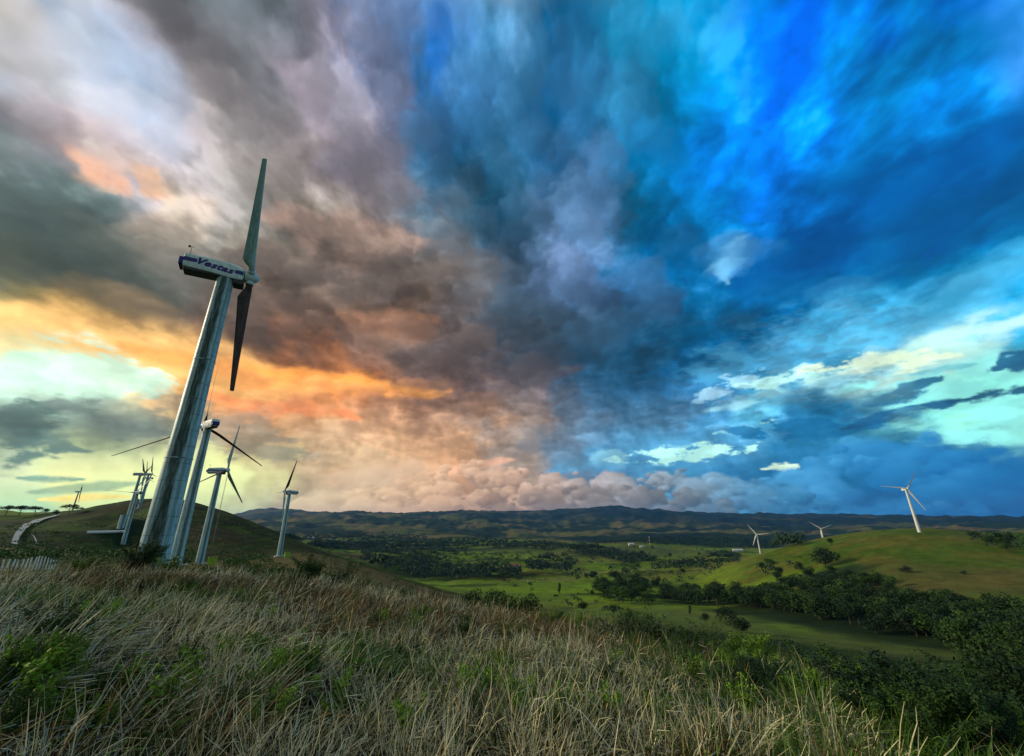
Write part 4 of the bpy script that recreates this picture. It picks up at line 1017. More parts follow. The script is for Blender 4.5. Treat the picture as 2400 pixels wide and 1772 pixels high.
def ribbon(name, L, R, mat, lift=0.25, rmin=60, kind='structure', sub=6):
    def dens(P):
        out = []
        for a, b in zip(P, P[1:]):
            for k in range(sub): out.append((a[0] + (b[0] - a[0]) * k / sub, a[1] + (b[1] - a[1]) * k / sub))
        out.append(P[-1]); return out
    V_, F_ = [], []; NA = 5
    PQ = [(spot(*l, rmin=rmin), spot(*r, rmin=rmin)) for l, r in zip(dens(L), dens(R))]
    PQ = np.array([(p[0], p[1], q[0], q[1]) for p, q in PQ if p is not None and q is not None])
    sm = PQ.copy()
    for k in range(len(PQ)): sm[k] = PQ[max(k - 4, 0):k + 5].mean(0) if 4 <= k < len(PQ) - 4 else PQ[k]
    for row in sm:
        p, q = row[:2], row[2:]
        for i in range(NA):
            t = i / (NA - 1); x, y = p[0] + (q[0] - p[0]) * t, p[1] + (q[1] - p[1]) * t
            V_.append((x, y, ground_z(x, y) + lift))
    for k in range(len(V_) // NA - 1):
        for i in range(NA - 1): F_.append((k * NA + i, k * NA + i + 1, (k + 1) * NA + i + 1, (k + 1) * NA + i))
    o = obj(name, make_mesh(name, V_, F_, [mat])); tag(o, kind=kind)
ribbon('road', [(137, 1209), (110, 1215), (80, 1222), (58, 1231), (40, 1245), (29, 1262), (22, 1283)], [(140, 1210), (115, 1217.5), (91, 1225), (71, 1235), (56, 1248), (42, 1265), (37, 1286)], M_ROAD, 1.6, 250)
ribbon('path', [(68, 1253), (76, 1262), (80, 1272), (83, 1281)], [(70, 1253), (79, 1262), (83.5, 1272), (86.5, 1281)], M_ROAD, 1.2, 250)

# ------------------------------------------------------------------ far houses and cattle
M_RTILE = flat_mat('clay_roof_tiles', (.30, .10, .05), 0.9, 0.3, 1.0)
M_WALLW = flat_mat('whitewashed_wall', (.62, .62, .58), 0.9, 0.15, 1.0)
M_ZINC = flat_mat('pale_zinc_roof', (.60, .64, .64), 0.5, 0.15, 1.0)
M_WIN = flat_mat('dark_window', (.02, .03, .035), 0.3, 0.2, 1.0)
def house(px, py, w, d, h, roof, label, rot=0.0, rmin=600, wings=()):
    b = spot(px, py, rmin)
    root = obj('farm_house', None, loc=b[:3], rot=(0, 0, rot)); tag(root, label, 'house', 'far farm buildings in the valley')
    vs = [boxv(-w / 2, w / 2, -d / 2, d / 2, -2, h)]
    vs += [boxv(x - a / 2, x + a / 2, y - c / 2, y + c / 2, -2, h * .95) for x, y, a, c in wings]
    obj('wall', mesh_of('wall', merge(*vs), M_WALLW, False), root)
    def gable(x, y, a, c, z): return ([(x - a / 2 - .5, y - c / 2 - .5, z), (x + a / 2 + .5, y - c / 2 - .5, z), (x + a / 2 + .5, y + c / 2 + .5, z), (x - a / 2 - .5, y + c / 2 + .5, z), (x - a / 2 - .5, y, z + c * .3), (x + a / 2 + .5, y, z + c * .3)], [(0, 1, 5, 4), (2, 3, 4, 5), (0, 4, 3), (1, 2, 5), (3, 2, 1, 0)])
    obj('roof', mesh_of('roof', merge(gable(0, 0, w, d, h + .01), *[gable(x, y, a, c, h * .95 + .01) for x, y, a, c in wings]), roof, False), root)
    for k in range(3): obj('window', mesh_of('window', boxv(-w * .35 + k * w * .3, -w * .35 + k * w * .3 + 1.6, -d / 2 - .06, -d / 2 + .05, 1.0, h - .7), M_WIN, False), root)
    obj('door', mesh_of('door', boxv(w * .38, w * .38 + 1.2, -d / 2 - .05, -d / 2 + .05, -.2, 2.2), M_WIN, False), root)
house(1202, 1329, 26, 12, 4, M_RTILE, 'red tiled farmhouse among dark trees in the middle of the valley', 0.2, 800, ((-16, 6, 16, 10), (14, 12, 14, 9)))
house(1480, 1281, 26, 12, 5, M_ZINC, 'small white building left of the red and white mast on the far field', 0.1, 1500)
house(1504, 1283, 16, 9, 4, M_ZINC, 'low grey shed between the white building and the banded mast', 0.1, 1500)
house(1730, 1294, 40, 14, 5, M_ZINC, 'long pale shed near the smaller left white turbine', -0.1, 1500)
house(1294, 1273, 34, 16, 5, M_RTILE, 'faint red roofed house far beyond the valley trees', 0.1, 1500)
house(728, 1264, 40, 20, 6, M_ZINC, 'tiny pale house on the left edge of the bright far field', 0.1, 2000)
house(776, 1269, 34, 18, 6, M_ZINC, 'tiny pale house just in front of the bright far field', 0.1, 2000)
M_COW = flat_mat('pale_hide', (.62, .58, .50), 0.9, 0.2, 2.0)
def cow_mesh():
    body = loft([[(x, w * math.cos(a), 1.0 + h * math.sin(a)) for a in [2 * math.pi * i / 10 for i in range(10)]] for x, w, h in ((-1.0, .15, .2), (-.9, .3, .36), (-.3, .36, .42), (.5, .34, .42), (.9, .24, .34), (1.05, .12, .2))])
    head = loft([[(x, w * math.cos(a), z + w * math.sin(a)) for a in [2 * math.pi * i / 8 for i in range(8)]] for x, w, z in ((.9, .17, 1.1), (1.25, .13, .85), (1.4, .15, .6), (1.6, .08, .35))])
    legs = [bar((x, y, 0), (x, y, .8), .06, 6, .11) for x in (-.75, .7) for y in (-.2, .2)]
    return mesh_of('cow', merge(body, head, bar((-1.0, 0, 1.2), (-1.1, 0, .6), .03, 4), *legs), M_COW, True)
ME_COW = cow_mesh()
for px, py, lab in ((1222, 1365, 'pale cow at the left end of the grazing row on the bright pasture'), (1229, 1364, 'second pale cow from the left in the grazing row'), (1236, 1366, 'pale cow grazing slightly nearer in the middle of the row'), (1242, 1364, 'fourth pale cow from the left in the grazing row'),
                    (1249, 1364, 'pale cow last but two in the grazing row'), (1273, 1361, 'pale cow apart at the right, furthest up the pasture'), (1261, 1366, 'pale cow between the grazing row and the cow standing apart')):
    b = spot(px, py, 300); o = obj('cow', ME_COW, loc=b[:3], rot=(0, 0, random.uniform(0, 6.28)), scale=(1.25,) * 3)
    tag(o, lab, 'cow', 'pale cattle on the valley pasture')

# ------------------------------------------------------------------ foliage
def foliage_mat(name, c1, c2, rough=0.75):
    def bld(g, b):
        tc = g.new('ShaderNodeTexCoord').outputs['Object']
        rnd = g.new('ShaderNodeObjectInfo').outputs['Random']
        n = g.noise(tc, 0.35, 4, 0.6)[0]; n2 = g.noise(tc, 2.8, 4, 0.6)[0]
        k = g.m('ADD', g.m('MULTIPLY', n, 0.7), g.m('MULTIPLY', n2, 0.5))
        c = g.mix(g.lin(k, 0.42, 0.78), c1, c2)
        return g.v('SCALE', c, sc=g.lin(rnd, 0, 1, 0.75, 1.3))
    return material(name, bld, rough, spec=0.25)
M_LEAF_DARK = foliage_mat('dark_leaves', (.007, .024, .007), (.022, .058, .012))
M_LEAF_MID = foliage_mat('mid_leaves', (.016, .048, .008), (.052, .115, .014))
M_LEAF_BRIGHT = foliage_mat('bright_leaves', (.045, .12, .008), (.19, .34, .016))
M_LEAF_FAR = foliage_mat('far_leaves', (.010, .034, .020), (.026, .066, .030))
M_BARK = flat_mat('bark', (.075, .062, .045), 0.95, 0.4, 4)
M_TWIG = flat_mat('pale_twigs', (.16, .15, .12), 0.95, 0.4, 4)

def leaf_quads(P, N_, size, rg, jitter=0.9, aspect=1.6):
    """random small quads at points P with rough normals N_"""
    n = len(P)
    d = rg.normal(size=(n, 3)) * jitter + N_; d /= np.linalg.norm(d, axis=1, keepdims=True) + 1e-9
    t = np.cross(d, rg.normal(size=(n, 3))); t /= np.linalg.norm(t, axis=1, keepdims=True) + 1e-9
    b = np.cross(d, t); s = (size * rg.uniform(0.55, 1.4, n))[:, None]
    Q = np.stack([P - t * s * aspect * .5, P - b * s * .5, P + t * s * aspect * .5, P + b * s * .5], 1)
    return Q.reshape(-1, 3)
def lobes_points(lobes, n, rg, shell=0.45):
    vol = np.array([r[0] * r[1] * r[2] for _, r in lobes]) ** (2 / 3); pick = rg.choice(len(lobes), n, p=vol / vol.sum())
    C = np.array([c for c, _ in lobes])[pick]; R = np.array([r for _, r in lobes])[pick]
    d = rg.normal(size=(n, 3)); d /= np.linalg.norm(d, axis=1, keepdims=True)
    rad = 1 - shell * rg.uniform(0, 1, n) ** 1.5
    # ragged: some directions carry more than others
    f = 1 + 0.16 * np.sin(d[:, 0] * 7 + pick) * np.cos(d[:, 1] * 6 + 2 * pick) + 0.12 * np.sin(d[:, 2] * 11 + pick)
    return C + d * R * (rad * f)[:, None], d
def tree_proto(kind, seed, n=1500, leaf=0.035, mat=None):
    """unit-height tree: crown mesh and trunk mesh"""
    rg = np.random.default_rng(seed); lobes = []
    if kind == 'round':
        for k in range(11):
            a = rg.uniform(0, 6.28); r = rg.uniform(0, .26); lobes.append(((r * math.cos(a), r * math.sin(a), rg.uniform(.42, .78)), tuple(rg.uniform(.14, .24, 3) * np.array([1, 1, .8]))))
        hub = .32
    elif kind == 'umbrella':
        for k in range(13):
            a = rg.uniform(0, 6.28); r = rg.uniform(.1, .62); lobes.append(((r * math.cos(a), r * math.sin(a), rg.uniform(.74, .9) - .18 * r), (rg.uniform(.16, .28), rg.uniform(.16, .28), rg.uniform(.10, .17))))
        hub = .38
    elif kind == 'tall':
        for k in range(12):
            a = rg.uniform(0, 6.28); z = rg.uniform(.34, .88); r = rg.uniform(0, .15); lobes.append(((r * math.cos(a), r * math.sin(a), z), tuple(rg.uniform(.08, .16, 3) * np.array([1, 1, 1.1]))))
        hub = .3
    else:      # bushy
        for k in range(10):
            a = rg.uniform(0, 6.28); r = rg.uniform(0, .42); lobes.append(((r * math.cos(a), r * math.sin(a), rg.uniform(.25, .7)), tuple(rg.uniform(.16, .30, 3) * np.array([1, 1, .85]))))
        hub = .12
    P, D = lobes_points(lobes, n, rg)
    P[:, 2] = np.maximum(P[:, 2], 0.04)
    V_ = leaf_quads(P, D, leaf, rg)
    crown = fast_mesh('crown', V_, np.arange(len(V_)).reshape(-1, 4), mat or M_LEAF_DARK)
    parts = [loft([[(rr * math.cos(t) + wx, rr * math.sin(t) + wy, z) for t in [2 * math.pi * i / 7 for i in range(7)]] for z, rr, wx, wy in ((-.08, .03, 0, 0), (0, .026, 0, 0), (hub * .5, .02, .01, .005), (hub, .017, .0, .01), (.6, .008, .01, 0))])]
    for c, r in lobes[:7]: parts.append(bar((0, 0, hub * rg.uniform(.7, 1.2)), (c[0], c[1], c[2] - r[2] * .2), .011, 5, .004))
    return crown, mesh_of('trunk', merge(*parts), M_BARK, True)
KINDS = {}
for kind, seeds in (('round', (1, 2, 3)), ('umbrella', (4, 5)), ('tall', (6, 7)), ('bushy', (8, 9, 10))):
    KINDS[kind] = [tree_proto(kind, s, 1500, {'round': .034, 'umbrella': .036, 'tall': .026, 'bushy': .04}[kind]) for s in seeds]
def put_tree(kind, x, y, z, H, label, group=None, wide=1.0, name='tree', mat=None, rg=random, cat='tree', trunk=True):
    cr, tr = rg.choice(KINDS[kind])
    root = obj(name, None, loc=(x, y, z), rot=(0, 0, rg.uniform(0, 6.28)), scale=(H * wide, H * wide, H)); tag(root, label, cat, group)
    c = obj('crown', cr, root)
    if mat: c.material_slots[0].link = 'OBJECT'; c.material_slots[0].material = mat
    obj('trunk', tr, root)
    return root
def depth_of(x, y, z): return float(np.dot((x, y, z), VF))

def in_poly(P, poly):
    x, y = P[:, 0], P[:, 1]; ins = np.zeros(len(P), bool); n = len(poly)
    for i in range(n):
        (x1, y1), (x2, y2) = poly[i], poly[(i + 1) % n]
        ins ^= ((y1 > y) != (y2 > y)) & (x < (x2 - x1) * (y - y1) / (y2 - y1 + 1e-9) + x1)
    return ins
def sample_poly(poly, n, rg):
    P = np.array(poly, float); out = []
    while len(out) < n:
        q = rg.uniform(P.min(0), P.max(0), (n * 2, 2)); q = q[in_poly(q, poly)]; out += list(q)
    return out[:n]

# single trees one can tell apart: (px, base py, height in px, width factor, kind, label)
SOLO = [
    (1370, 1440, 27, 1.15, 'round', 'dark round tree standing alone on the green slope just past the grass crest'),
    (1313, 1397, 25, .75, 'tall', 'tall narrow tree on the pasture left of the dark belt of woods'),
    (1388, 1400, 15, .95, 'round', 'little round tree just under the dark belt on the pasture'),
    (1303, 1409, 11, .9, 'umbrella', 'low flat-topped tree left of the lone round tree'),
    (1438, 1452, 28, 1.1, 'umbrella', 'spreading flat-crowned tree right of the lone round tree'),
    (1480, 1455, 20, .9, 'bushy', 'small bushy tree between the flat-crowned tree and the valley fence line'),
    (1620, 1446, 22, .8, 'tall', 'thin tree on the lower pasture in front of the dark woods'),
    (1655, 1466, 26, 1.0, 'round', 'small dark tree beside two wide round trees on the lower pasture'),
    (1702, 1456, 34, 1.2, 'bushy', 'wide green tree on the lower pasture, the left one of two'),
    (1745, 1486, 36, 1.45, 'bushy', 'very wide low tree on the lower pasture, the right one of two'),
    (1602, 1352, 17, 1.0, 'round', 'dark round tree at the right end of the bright green pasture'),
    (1505, 1301, 11, 1.3, 'bushy', 'small round thicket tree on the pale upper field'),
    (1572, 1311, 13, 1.1, 'round', 'solitary round tree in the pale upper field, left of a smaller one'),
    (1640, 1306, 10, 1.0, 'round', 'solitary small tree on the pale upper field near the white shed'),
    (1288, 1295, 8, .9, 'tall', 'tiny upright tree on the rounded green knoll'),
    (1530, 1288, 6, 1.6, 'bushy', 'low bush at the foot of the banded radio mast'),
    (1936, 1332, 48, 1.15, 'bushy', 'tall dark tree clump climbing the hill crest below a small white turbine'),
    (1950, 1282, 18, 1.0, 'round', 'round tree right on the hill crest beside a small white turbine'),
    (2126, 1344, 15, 1.5, 'bushy', 'dark low bush in the middle of the right hand hill face'),
    (2258, 1347, 9, 1.6, 'bushy', 'faint round bush to the right on the right hand hill face'),
    (1878, 1314, 7, .8, 'umbrella', 'tiny tree alone on the left shoulder of the right hand hill'),
    (1808, 1328, 14, 1.5, 'bushy', 'dark bush on the left shoulder of the right hand hill'),
    (160, 1206, 17, 1.0, 'umbrella', 'flat-topped tree on the skyline beside the tiny far turbine'),
    (182, 1202, 9, 1.1, 'umbrella', 'lower flat-topped tree on the skyline right of the tiny far turbine'),
    (12, 1210, 17, 1.2, 'umbrella', 'broad skyline tree at the left edge of the hills'),
    (44, 1209, 16, 1.5, 'umbrella', 'widest flat-crowned skyline tree above the pale road'),
    (80, 1208, 13, 1.3, 'umbrella', 'flat-crowned skyline tree right of the widest one'),
    (104, 1209, 11, 1.1, 'round', 'small dark skyline tree nearest the top of the pale road'),
    (132, 1208, 9, 1.2, 'bushy', 'low dark skyline tree where the pale road meets the horizon'),
]
for px, py, hp, wd, kind, lab in SOLO:
    b = spot(px, py, 150)
    if b is None: b = spot(px, py + 4, 150)
    if b is None: b = spot(px, py + 10, 150)
    H = hp * depth_of(*b[:3]) / 940.0 * (1.5 if px < 200 else 1.15)
    put_tree(kind, b[0], b[1], b[2] - 0.02 * H, H, lab, None, wd)

# woods: outlines as the photograph shows them; the largest trees are objects, the rest one mass of far woods
WOODS = [  # polygon, count, height m (lo, hi), kinds, label, group
    ([(1395, 1372), (1440, 1350), (1480, 1352), (1540, 1380), (1620, 1392), (1700, 1388), (1760, 1400), (1830, 1402), (1900, 1420), (1930, 1452), (1850, 1446), (1750, 1428), (1600, 1420), (1500, 1416), (1420, 1412)], 95, (14, 22), ('bushy', 'bushy', 'round', 'bushy'),
     'the long valley belt', 'trees in the long dark valley belt'),
    ([(1780, 1400), (1900, 1388), (2000, 1400), (2120, 1420), (2250, 1430), (2400, 1460), (2480, 1490), (2480, 1580), (2330, 1540), (2180, 1510), (2050, 1486), (1900, 1452)], 120, (13, 20), ('bushy', 'bushy', 'round', 'bushy'),
     'the woods below the right hill', 'trees at the foot of the right hand hill'),
    ([(1775, 1345), (1800, 1326), (1880, 1336), (1960, 1352), (2060, 1360), (2105, 1372), (2095, 1400), (1960, 1396), (1850, 1392), (1790, 1372)], 46, (10, 16), ('bushy', 'round'),
     'the hollow of the right hill', 'trees in the hollow of the right hand hill'),
    ([(2270, 1262), (2330, 1262), (2420, 1268), (2450, 1320), (2360, 1300), (2300, 1280)], 26, (9, 14), ('bushy', 'round'),
     'the woods behind the right hill', 'trees on the far right of the hill'),
    ([(1500, 1368), (1600, 1345), (1680, 1330), (1700, 1350), (1670, 1372), (1640, 1385)], 10, (9, 16), ('round', 'bushy'),
     'the clump where pasture meets hill', 'trees between pasture and hill'),
    ([(1385, 1352), (1400, 1368), (1340, 1366), (1330, 1356)], 8, (14, 20), ('round',), 'the group above the pasture', 'tree group above the pasture'),
    ([(1235, 1322), (1280, 1306), (1335, 1312), (1350, 1340), (1290, 1354), (1240, 1348)], 80, (14, 22), ('round', 'tall'), 'the grove right of the farmhouse', 'grove right of the red farmhouse'),
    ([(930, 1346), (1050, 1336), (1160, 1330), (1215, 1342), (1215, 1362), (1080, 1362), (960, 1362)], 190, (13, 20), ('round', 'tall', 'bushy'), 'the woods below the farmhouse', 'woods below the red farmhouse'),
    ([(840, 1300), (900, 1290), (1000, 1282), (1060, 1276), (1110, 1296), (1040, 1318), (1010, 1330), (930, 1342), (880, 1330)], 240, (12, 20), ('round',), 'the woods left of the farmhouse', 'woods left of the farmhouse'),
    ([(720, 1278), (800, 1272), (950, 1270), (1100, 1268), (1300, 1278), (1420, 1290), (1300, 1292), (1100, 1284), (900, 1290), (760, 1292)], 1100, (14, 24), ('round',), '', ''),
    ([(1330, 1283), (1380, 1282), (1450, 1296), (1530, 1314), (1540, 1326), (1470, 1326), (1400, 1312), (1350, 1304)], 240, (13, 20), ('round',), 'the diagonal strip of woods', 'diagonal strip of valley woods'),
    ([(1450, 1332), (1500, 1330), (1505, 1346), (1460, 1352), (1420, 1346)], 16, (10, 16), ('round', 'bushy'), 'the clump amid the bright pasture', 'clump amid the bright pasture'),
    ([(1530, 1330), (1600, 1320), (1620, 1336), (1560, 1344), (1530, 1342)], 40, (11, 18), ('round',), 'the wood above the bright pasture', 'wood at the head of the bright pasture'),
    ([(1600, 1322), (1700, 1308), (1740, 1322), (1690, 1334), (1620, 1338)], 70, (10, 16), ('round',), '', ''),
    ([(1660, 1300), (1720, 1300), (1740, 1312), (1680, 1316)], 40, (12, 18), ('round',), '', ''),
    ([(1390, 1278), (1450, 1270), (1560, 1262), (1700, 1264), (1800, 1270), (1880, 1284), (1750, 1290), (1600, 1282), (1480, 1276)], 900, (14, 26), ('round',), '', ''),
    ([(820, 1300), (860, 1288), (1300, 1300), (1310, 1316), (1240, 1320), (1100, 1330), (930, 1345), (880, 1340)], 200, (9, 15), ('round',), '', ''),
    ([(1250, 1284), (1700, 1290), (1720, 1325), (1300, 1330)], 90, (5, 12), ('bushy',), '', ''),
    ([(1130, 1372), (1700, 1340), (1760, 1372), (1500, 1440), (1200, 1440)], 80, (2, 8), ('bushy',), '', ''),
    ([(600, 1262), (700, 1250), (1000, 1256), (1000, 1268), (640, 1270)], 500, (14, 24), ('round',), '', ''),
]
def low_crowns(P, H, seed, quads=44, mat=None, name='far_woods', flat=0.8, size=.16):
    """many small crowns joined into one mass"""
    rg = np.random.default_rng(seed); n = len(P)
    d = rg.normal(size=(n * quads, 3)); d /= np.linalg.norm(d, axis=1, keepdims=True); d[:, 2] = np.abs(d[:, 2]) * 1.1 - .25
    R = np.repeat(H * rg.uniform(.42, .68, n), quads)[:, None]
    C = np.repeat(P + np.stack([np.zeros(n), np.zeros(n), H * .5], 1), quads, axis=0)
    wob = rg.uniform(.75, 1.12, n * quads)[:, None]
    pts = C + d * R * wob * np.array([1, 1, flat * 1.15])
    V_ = leaf_quads(pts, d, np.repeat(H, quads) * size, rg, 0.6, 1.3)
    me = fast_mesh(name, V_, np.arange(len(V_)).reshape(-1, 4), mat or M_LEAF_FAR)
    o = obj(name, me); tag(o, kind='stuff'); return o
def proj_px(b):
    q = np.array(b[:3]); z = q @ VF
    return 1200 + FPX * (q @ VR) / z, 886 - FPX * (q @ VU) / z
def plant_woods():
    rg = np.random.default_rng(33); cand = []
    for wi, (poly, n, (h0, h1), kinds, lab, grp) in enumerate(WOODS):
        for px, py in sample_poly(poly, n, rg):
            b = spot(px, py, 1500 if py < 1292 and px < 1300 else 240)
            if b is None: continue
            H = rg.uniform(h0, h1); dep = depth_of(*b[:3]); cand.append((H / dep, wi, b, H, kinds[rg.integers(len(kinds))]))
    cand.sort(key=lambda c: -c[0])
    n_obj = 0; rest = []; span = {}
    for s_, wi, b, H, kind in cand:
        v = proj_px(b); w_ = span.setdefault(wi, [v[0], v[0], v[1], v[1]]); w_[0] = min(w_[0], v[0]); w_[1] = max(w_[1], v[0]); w_[2] = min(w_[2], v[1]); w_[3] = max(w_[3], v[1])
    for s_, wi, b, H, kind in cand:
        lab, grp = WOODS[wi][4], WOODS[wi][5]
        if lab:
            v = proj_px(b); w_ = span[wi]; fx = (v[0] - w_[0]) / (w_[1] - w_[0] + 1e-6); fy = (v[1] - w_[2]) / (w_[3] - w_[2] + 1e-6)
            where = ('left end', 'left half', 'middle', 'right half', 'right end')[min(int(fx * 5), 4)]
            row_ = ('back', 'middle', 'front')[min(int(fy * 3), 2)]
            lab = '%s %s dark tree, %s, %s row of %s' % ('large' if H > .5 * (WOODS[wi][2][0] + WOODS[wi][2][1]) else 'small', {'bushy': 'bushy', 'round': 'round', 'tall': 'narrow', 'umbrella': 'flat-topped'}[kind], where, row_, lab)
        if lab and n_obj < 262 and s_ * 940 > 9:
            put_tree(kind, b[0], b[1], b[2] - .03 * H, H, lab, grp, 1.05 * random.uniform(.9, 1.2), mat=random.choice((M_LEAF_DARK, M_LEAF_DARK, M_LEAF_MID)) ); n_obj += 1
        else: rest.append((b[0], b[1], b[2], H))
    R_ = np.array(rest)
    o = low_crowns(R_[:, :3], R_[:, 3], 5); o['label'] = 'mass of far dark woods scattered over the valley floor'
    print('trees', n_obj, 'far', len(rest))
plant_woods()

# scrub on the ridge and under the crest: low clumps, more than anyone could count
def scrub(name, az0, az1, r0, r1, n, hs, seed, mat, keep, quads=26, size=.2, label=None):
    rg = np.random.default_rng(seed)
    a = np.radians(rg.uniform(az0, az1, n)); r = np.exp(rg.uniform(math.log(r0), math.log(r1), n))
    x, y = r * np.sin(a), r * np.cos(a)
    k = keep(x, y, r, np.degrees(a)) > rg.uniform(0, 1, n)
    x, y, r = x[k], y[k], r[k]; z = ground_zv(x, y)
    H = rg.uniform(*hs, len(x)) * (0.6 + 0.4 * np.clip(r / r1 * 2, 0, 1.5))
    o = low_crowns(np.stack([x, y, z - .15 * H], 1), H * 1.3, seed, quads, mat, name, 0.6, size)
    if label: o['label'] = label
CAB1, CAB2 = spot(495, 1325, 150)[:2], spot(673, 1306, 250)[:2]
def ridge_keep(x, y, r, az):
    n = fbm(x / 28, y / 28, 4, .55, 3, 3)
    clear = 1.0
    for tx, ty in ((-41.5, 50.1), (-95, 122.6), (-137.5, 191.2), (-152.8, 283.3), CAB1, (CAB1[0] * .95, CAB1[1] * .95), (CAB1[0] * .9, CAB1[1] * .9), CAB2, (CAB2[0] * .96, CAB2[1] * .96)): clear = clear * sstep(np.hypot(x - tx, y - ty), 4, 9)
    clear = clear * (1 - (az < -40) * (r < 110) * .97) * (1 - sstep(r, 560, 640) * (az > -52))
    for cx_, cy_ in (CAB1, CAB2, (-137.5, 191.2), (-95, 122.6)):
        ac = math.degrees(math.atan2(cx_, cy_)); clear = clear * (1 - .96 * (np.abs(az - ac) < 1.3) * (r < math.hypot(cx_, cy_) + 4) * (r > 60))
    clear = clear * (1 - .93 * sstep(az, -31, -27) * (r > 80))
    return (sstep(n, -0.08, 0.16) + .08) * clear
scrub('near_ridge_scrub', -56, -10, 24, 150, 1500, (.5, 1.3), 63, M_LEAF_MID, ridge_keep, 110, .07, label='low leafy scrub just beyond the grass crest on the turbine ridge')
scrub('ridge_scrub', -56, -10, 150, 820, 4600, (1.0, 4.0), 61, M_LEAF_MID, ridge_keep, 40, .12, label='low dark scrub covering the turbine ridge and hill')
def slope_keep(x, y, r, az):
    n = fbm(x / 14, y / 14, 4, .55, 8, 3)
    return sstep(n + 0.3 * sstep(az, 22, 40), -0.02, 0.2) 
scrub('slope_thicket', -6, 60, 34, 260, 3000, (.6, 1.9), 62, M_LEAF_MID, slope_keep, 110, .07, label='green thicket on the slope falling from the grass crest to the valley')

# ------------------------------------------------------------------ foreground shrubs
def shrub_proto(seed, n=2600, leaf=.034, mat=None, spread=.55, twigs=16, pinnate=True):
    """unit-height leafy shrub: branching stems carrying sprays of small leaves"""
    rg = np.random.default_rng(seed); stems = []; P = []; D = []
    for k in range(twigs):
        a = rg.uniform(0, 6.28); lean = rg.uniform(.1, spread); h = rg.uniform(.55, 1.0)
        tip = np.array([math.cos(a) * lean, math.sin(a) * lean, h]); mid = tip * .5 + np.array([0, 0, .08]) + rg.normal(size=3) * .04
        stems += [bar((0, 0, -.05), tuple(mid), .012, 4, .008), bar(tuple(mid), tuple(tip), .008, 4, .003)]
        m_ = n // twigs
        t = rg.uniform(.35, 1.05, m_)[:, None]
        c = np.where(t < .5, mid * t * 2, mid + (tip - mid) * (t - .5) * 2)
        off = rg.normal(size=(m_, 3)); off[:, 2] *= .55; off /= np.linalg.norm(off, axis=1, keepdims=True)
        rad = rg.uniform(.02, .17, m_)[:, None] * (1.15 - .5 * t)
        P.append(c + off * rad); D.append(off * .4 + np.array([0, 0, .7]))
    P, D = np.vstack(P), np.vstack(D); P[:, 2] = np.maximum(P[:, 2], .03)
    V_ = leaf_quads(P, D, leaf, rg, .5, 2.0)
    return fast_mesh('foliage', V_, np.arange(len(V_)).reshape(-1, 4), mat), mesh_of('stem', merge(*stems), M_TWIG, True)
SHRUBS = {'mid': [shrub_proto(s, 6500, .022, M_LEAF_MID) for s in (20, 21, 30)], 'bright': [shrub_proto(s, 5200, .024, M_LEAF_BRIGHT, .6) for s in (22, 23)],
          'dark': [shrub_proto(s, 6500, .023, M_LEAF_DARK, .65) for s in (24, 25)], 'sparse': [shrub_proto(s, 1500, .022, M_LEAF_MID, .8, 18) for s in (26, 27)],
          'sprig': [shrub_proto(s, 700, .042, M_LEAF_BRIGHT, .5, 9) for s in (28, 29)]}
def put_shrub(kind, px, r, top, wide, label, group=None, name='shrub', H=None):
    """shrub on the ground at distance r under px, as tall as the line of sight through (px, top)"""
    d = sight(px, top); h = math.hypot(d[0], d[1]); x, y = r * d[0] / h, r * d[1] / h; g = ground_z(x, y)
    if H is None: H = max(r * d[2] / h - g, .25)
    fo, st = random.choice(SHRUBS[kind])
    root = obj(name, None, loc=(x, y, g - .03), rot=(random.uniform(-.1, .1), random.uniform(-.1, .1), random.uniform(0, 6.28)), scale=(H * wide, H * wide, H)); tag(root, label, 'shrub', group)
    obj('foliage', fo, root); obj('stem', st, root)
    return root
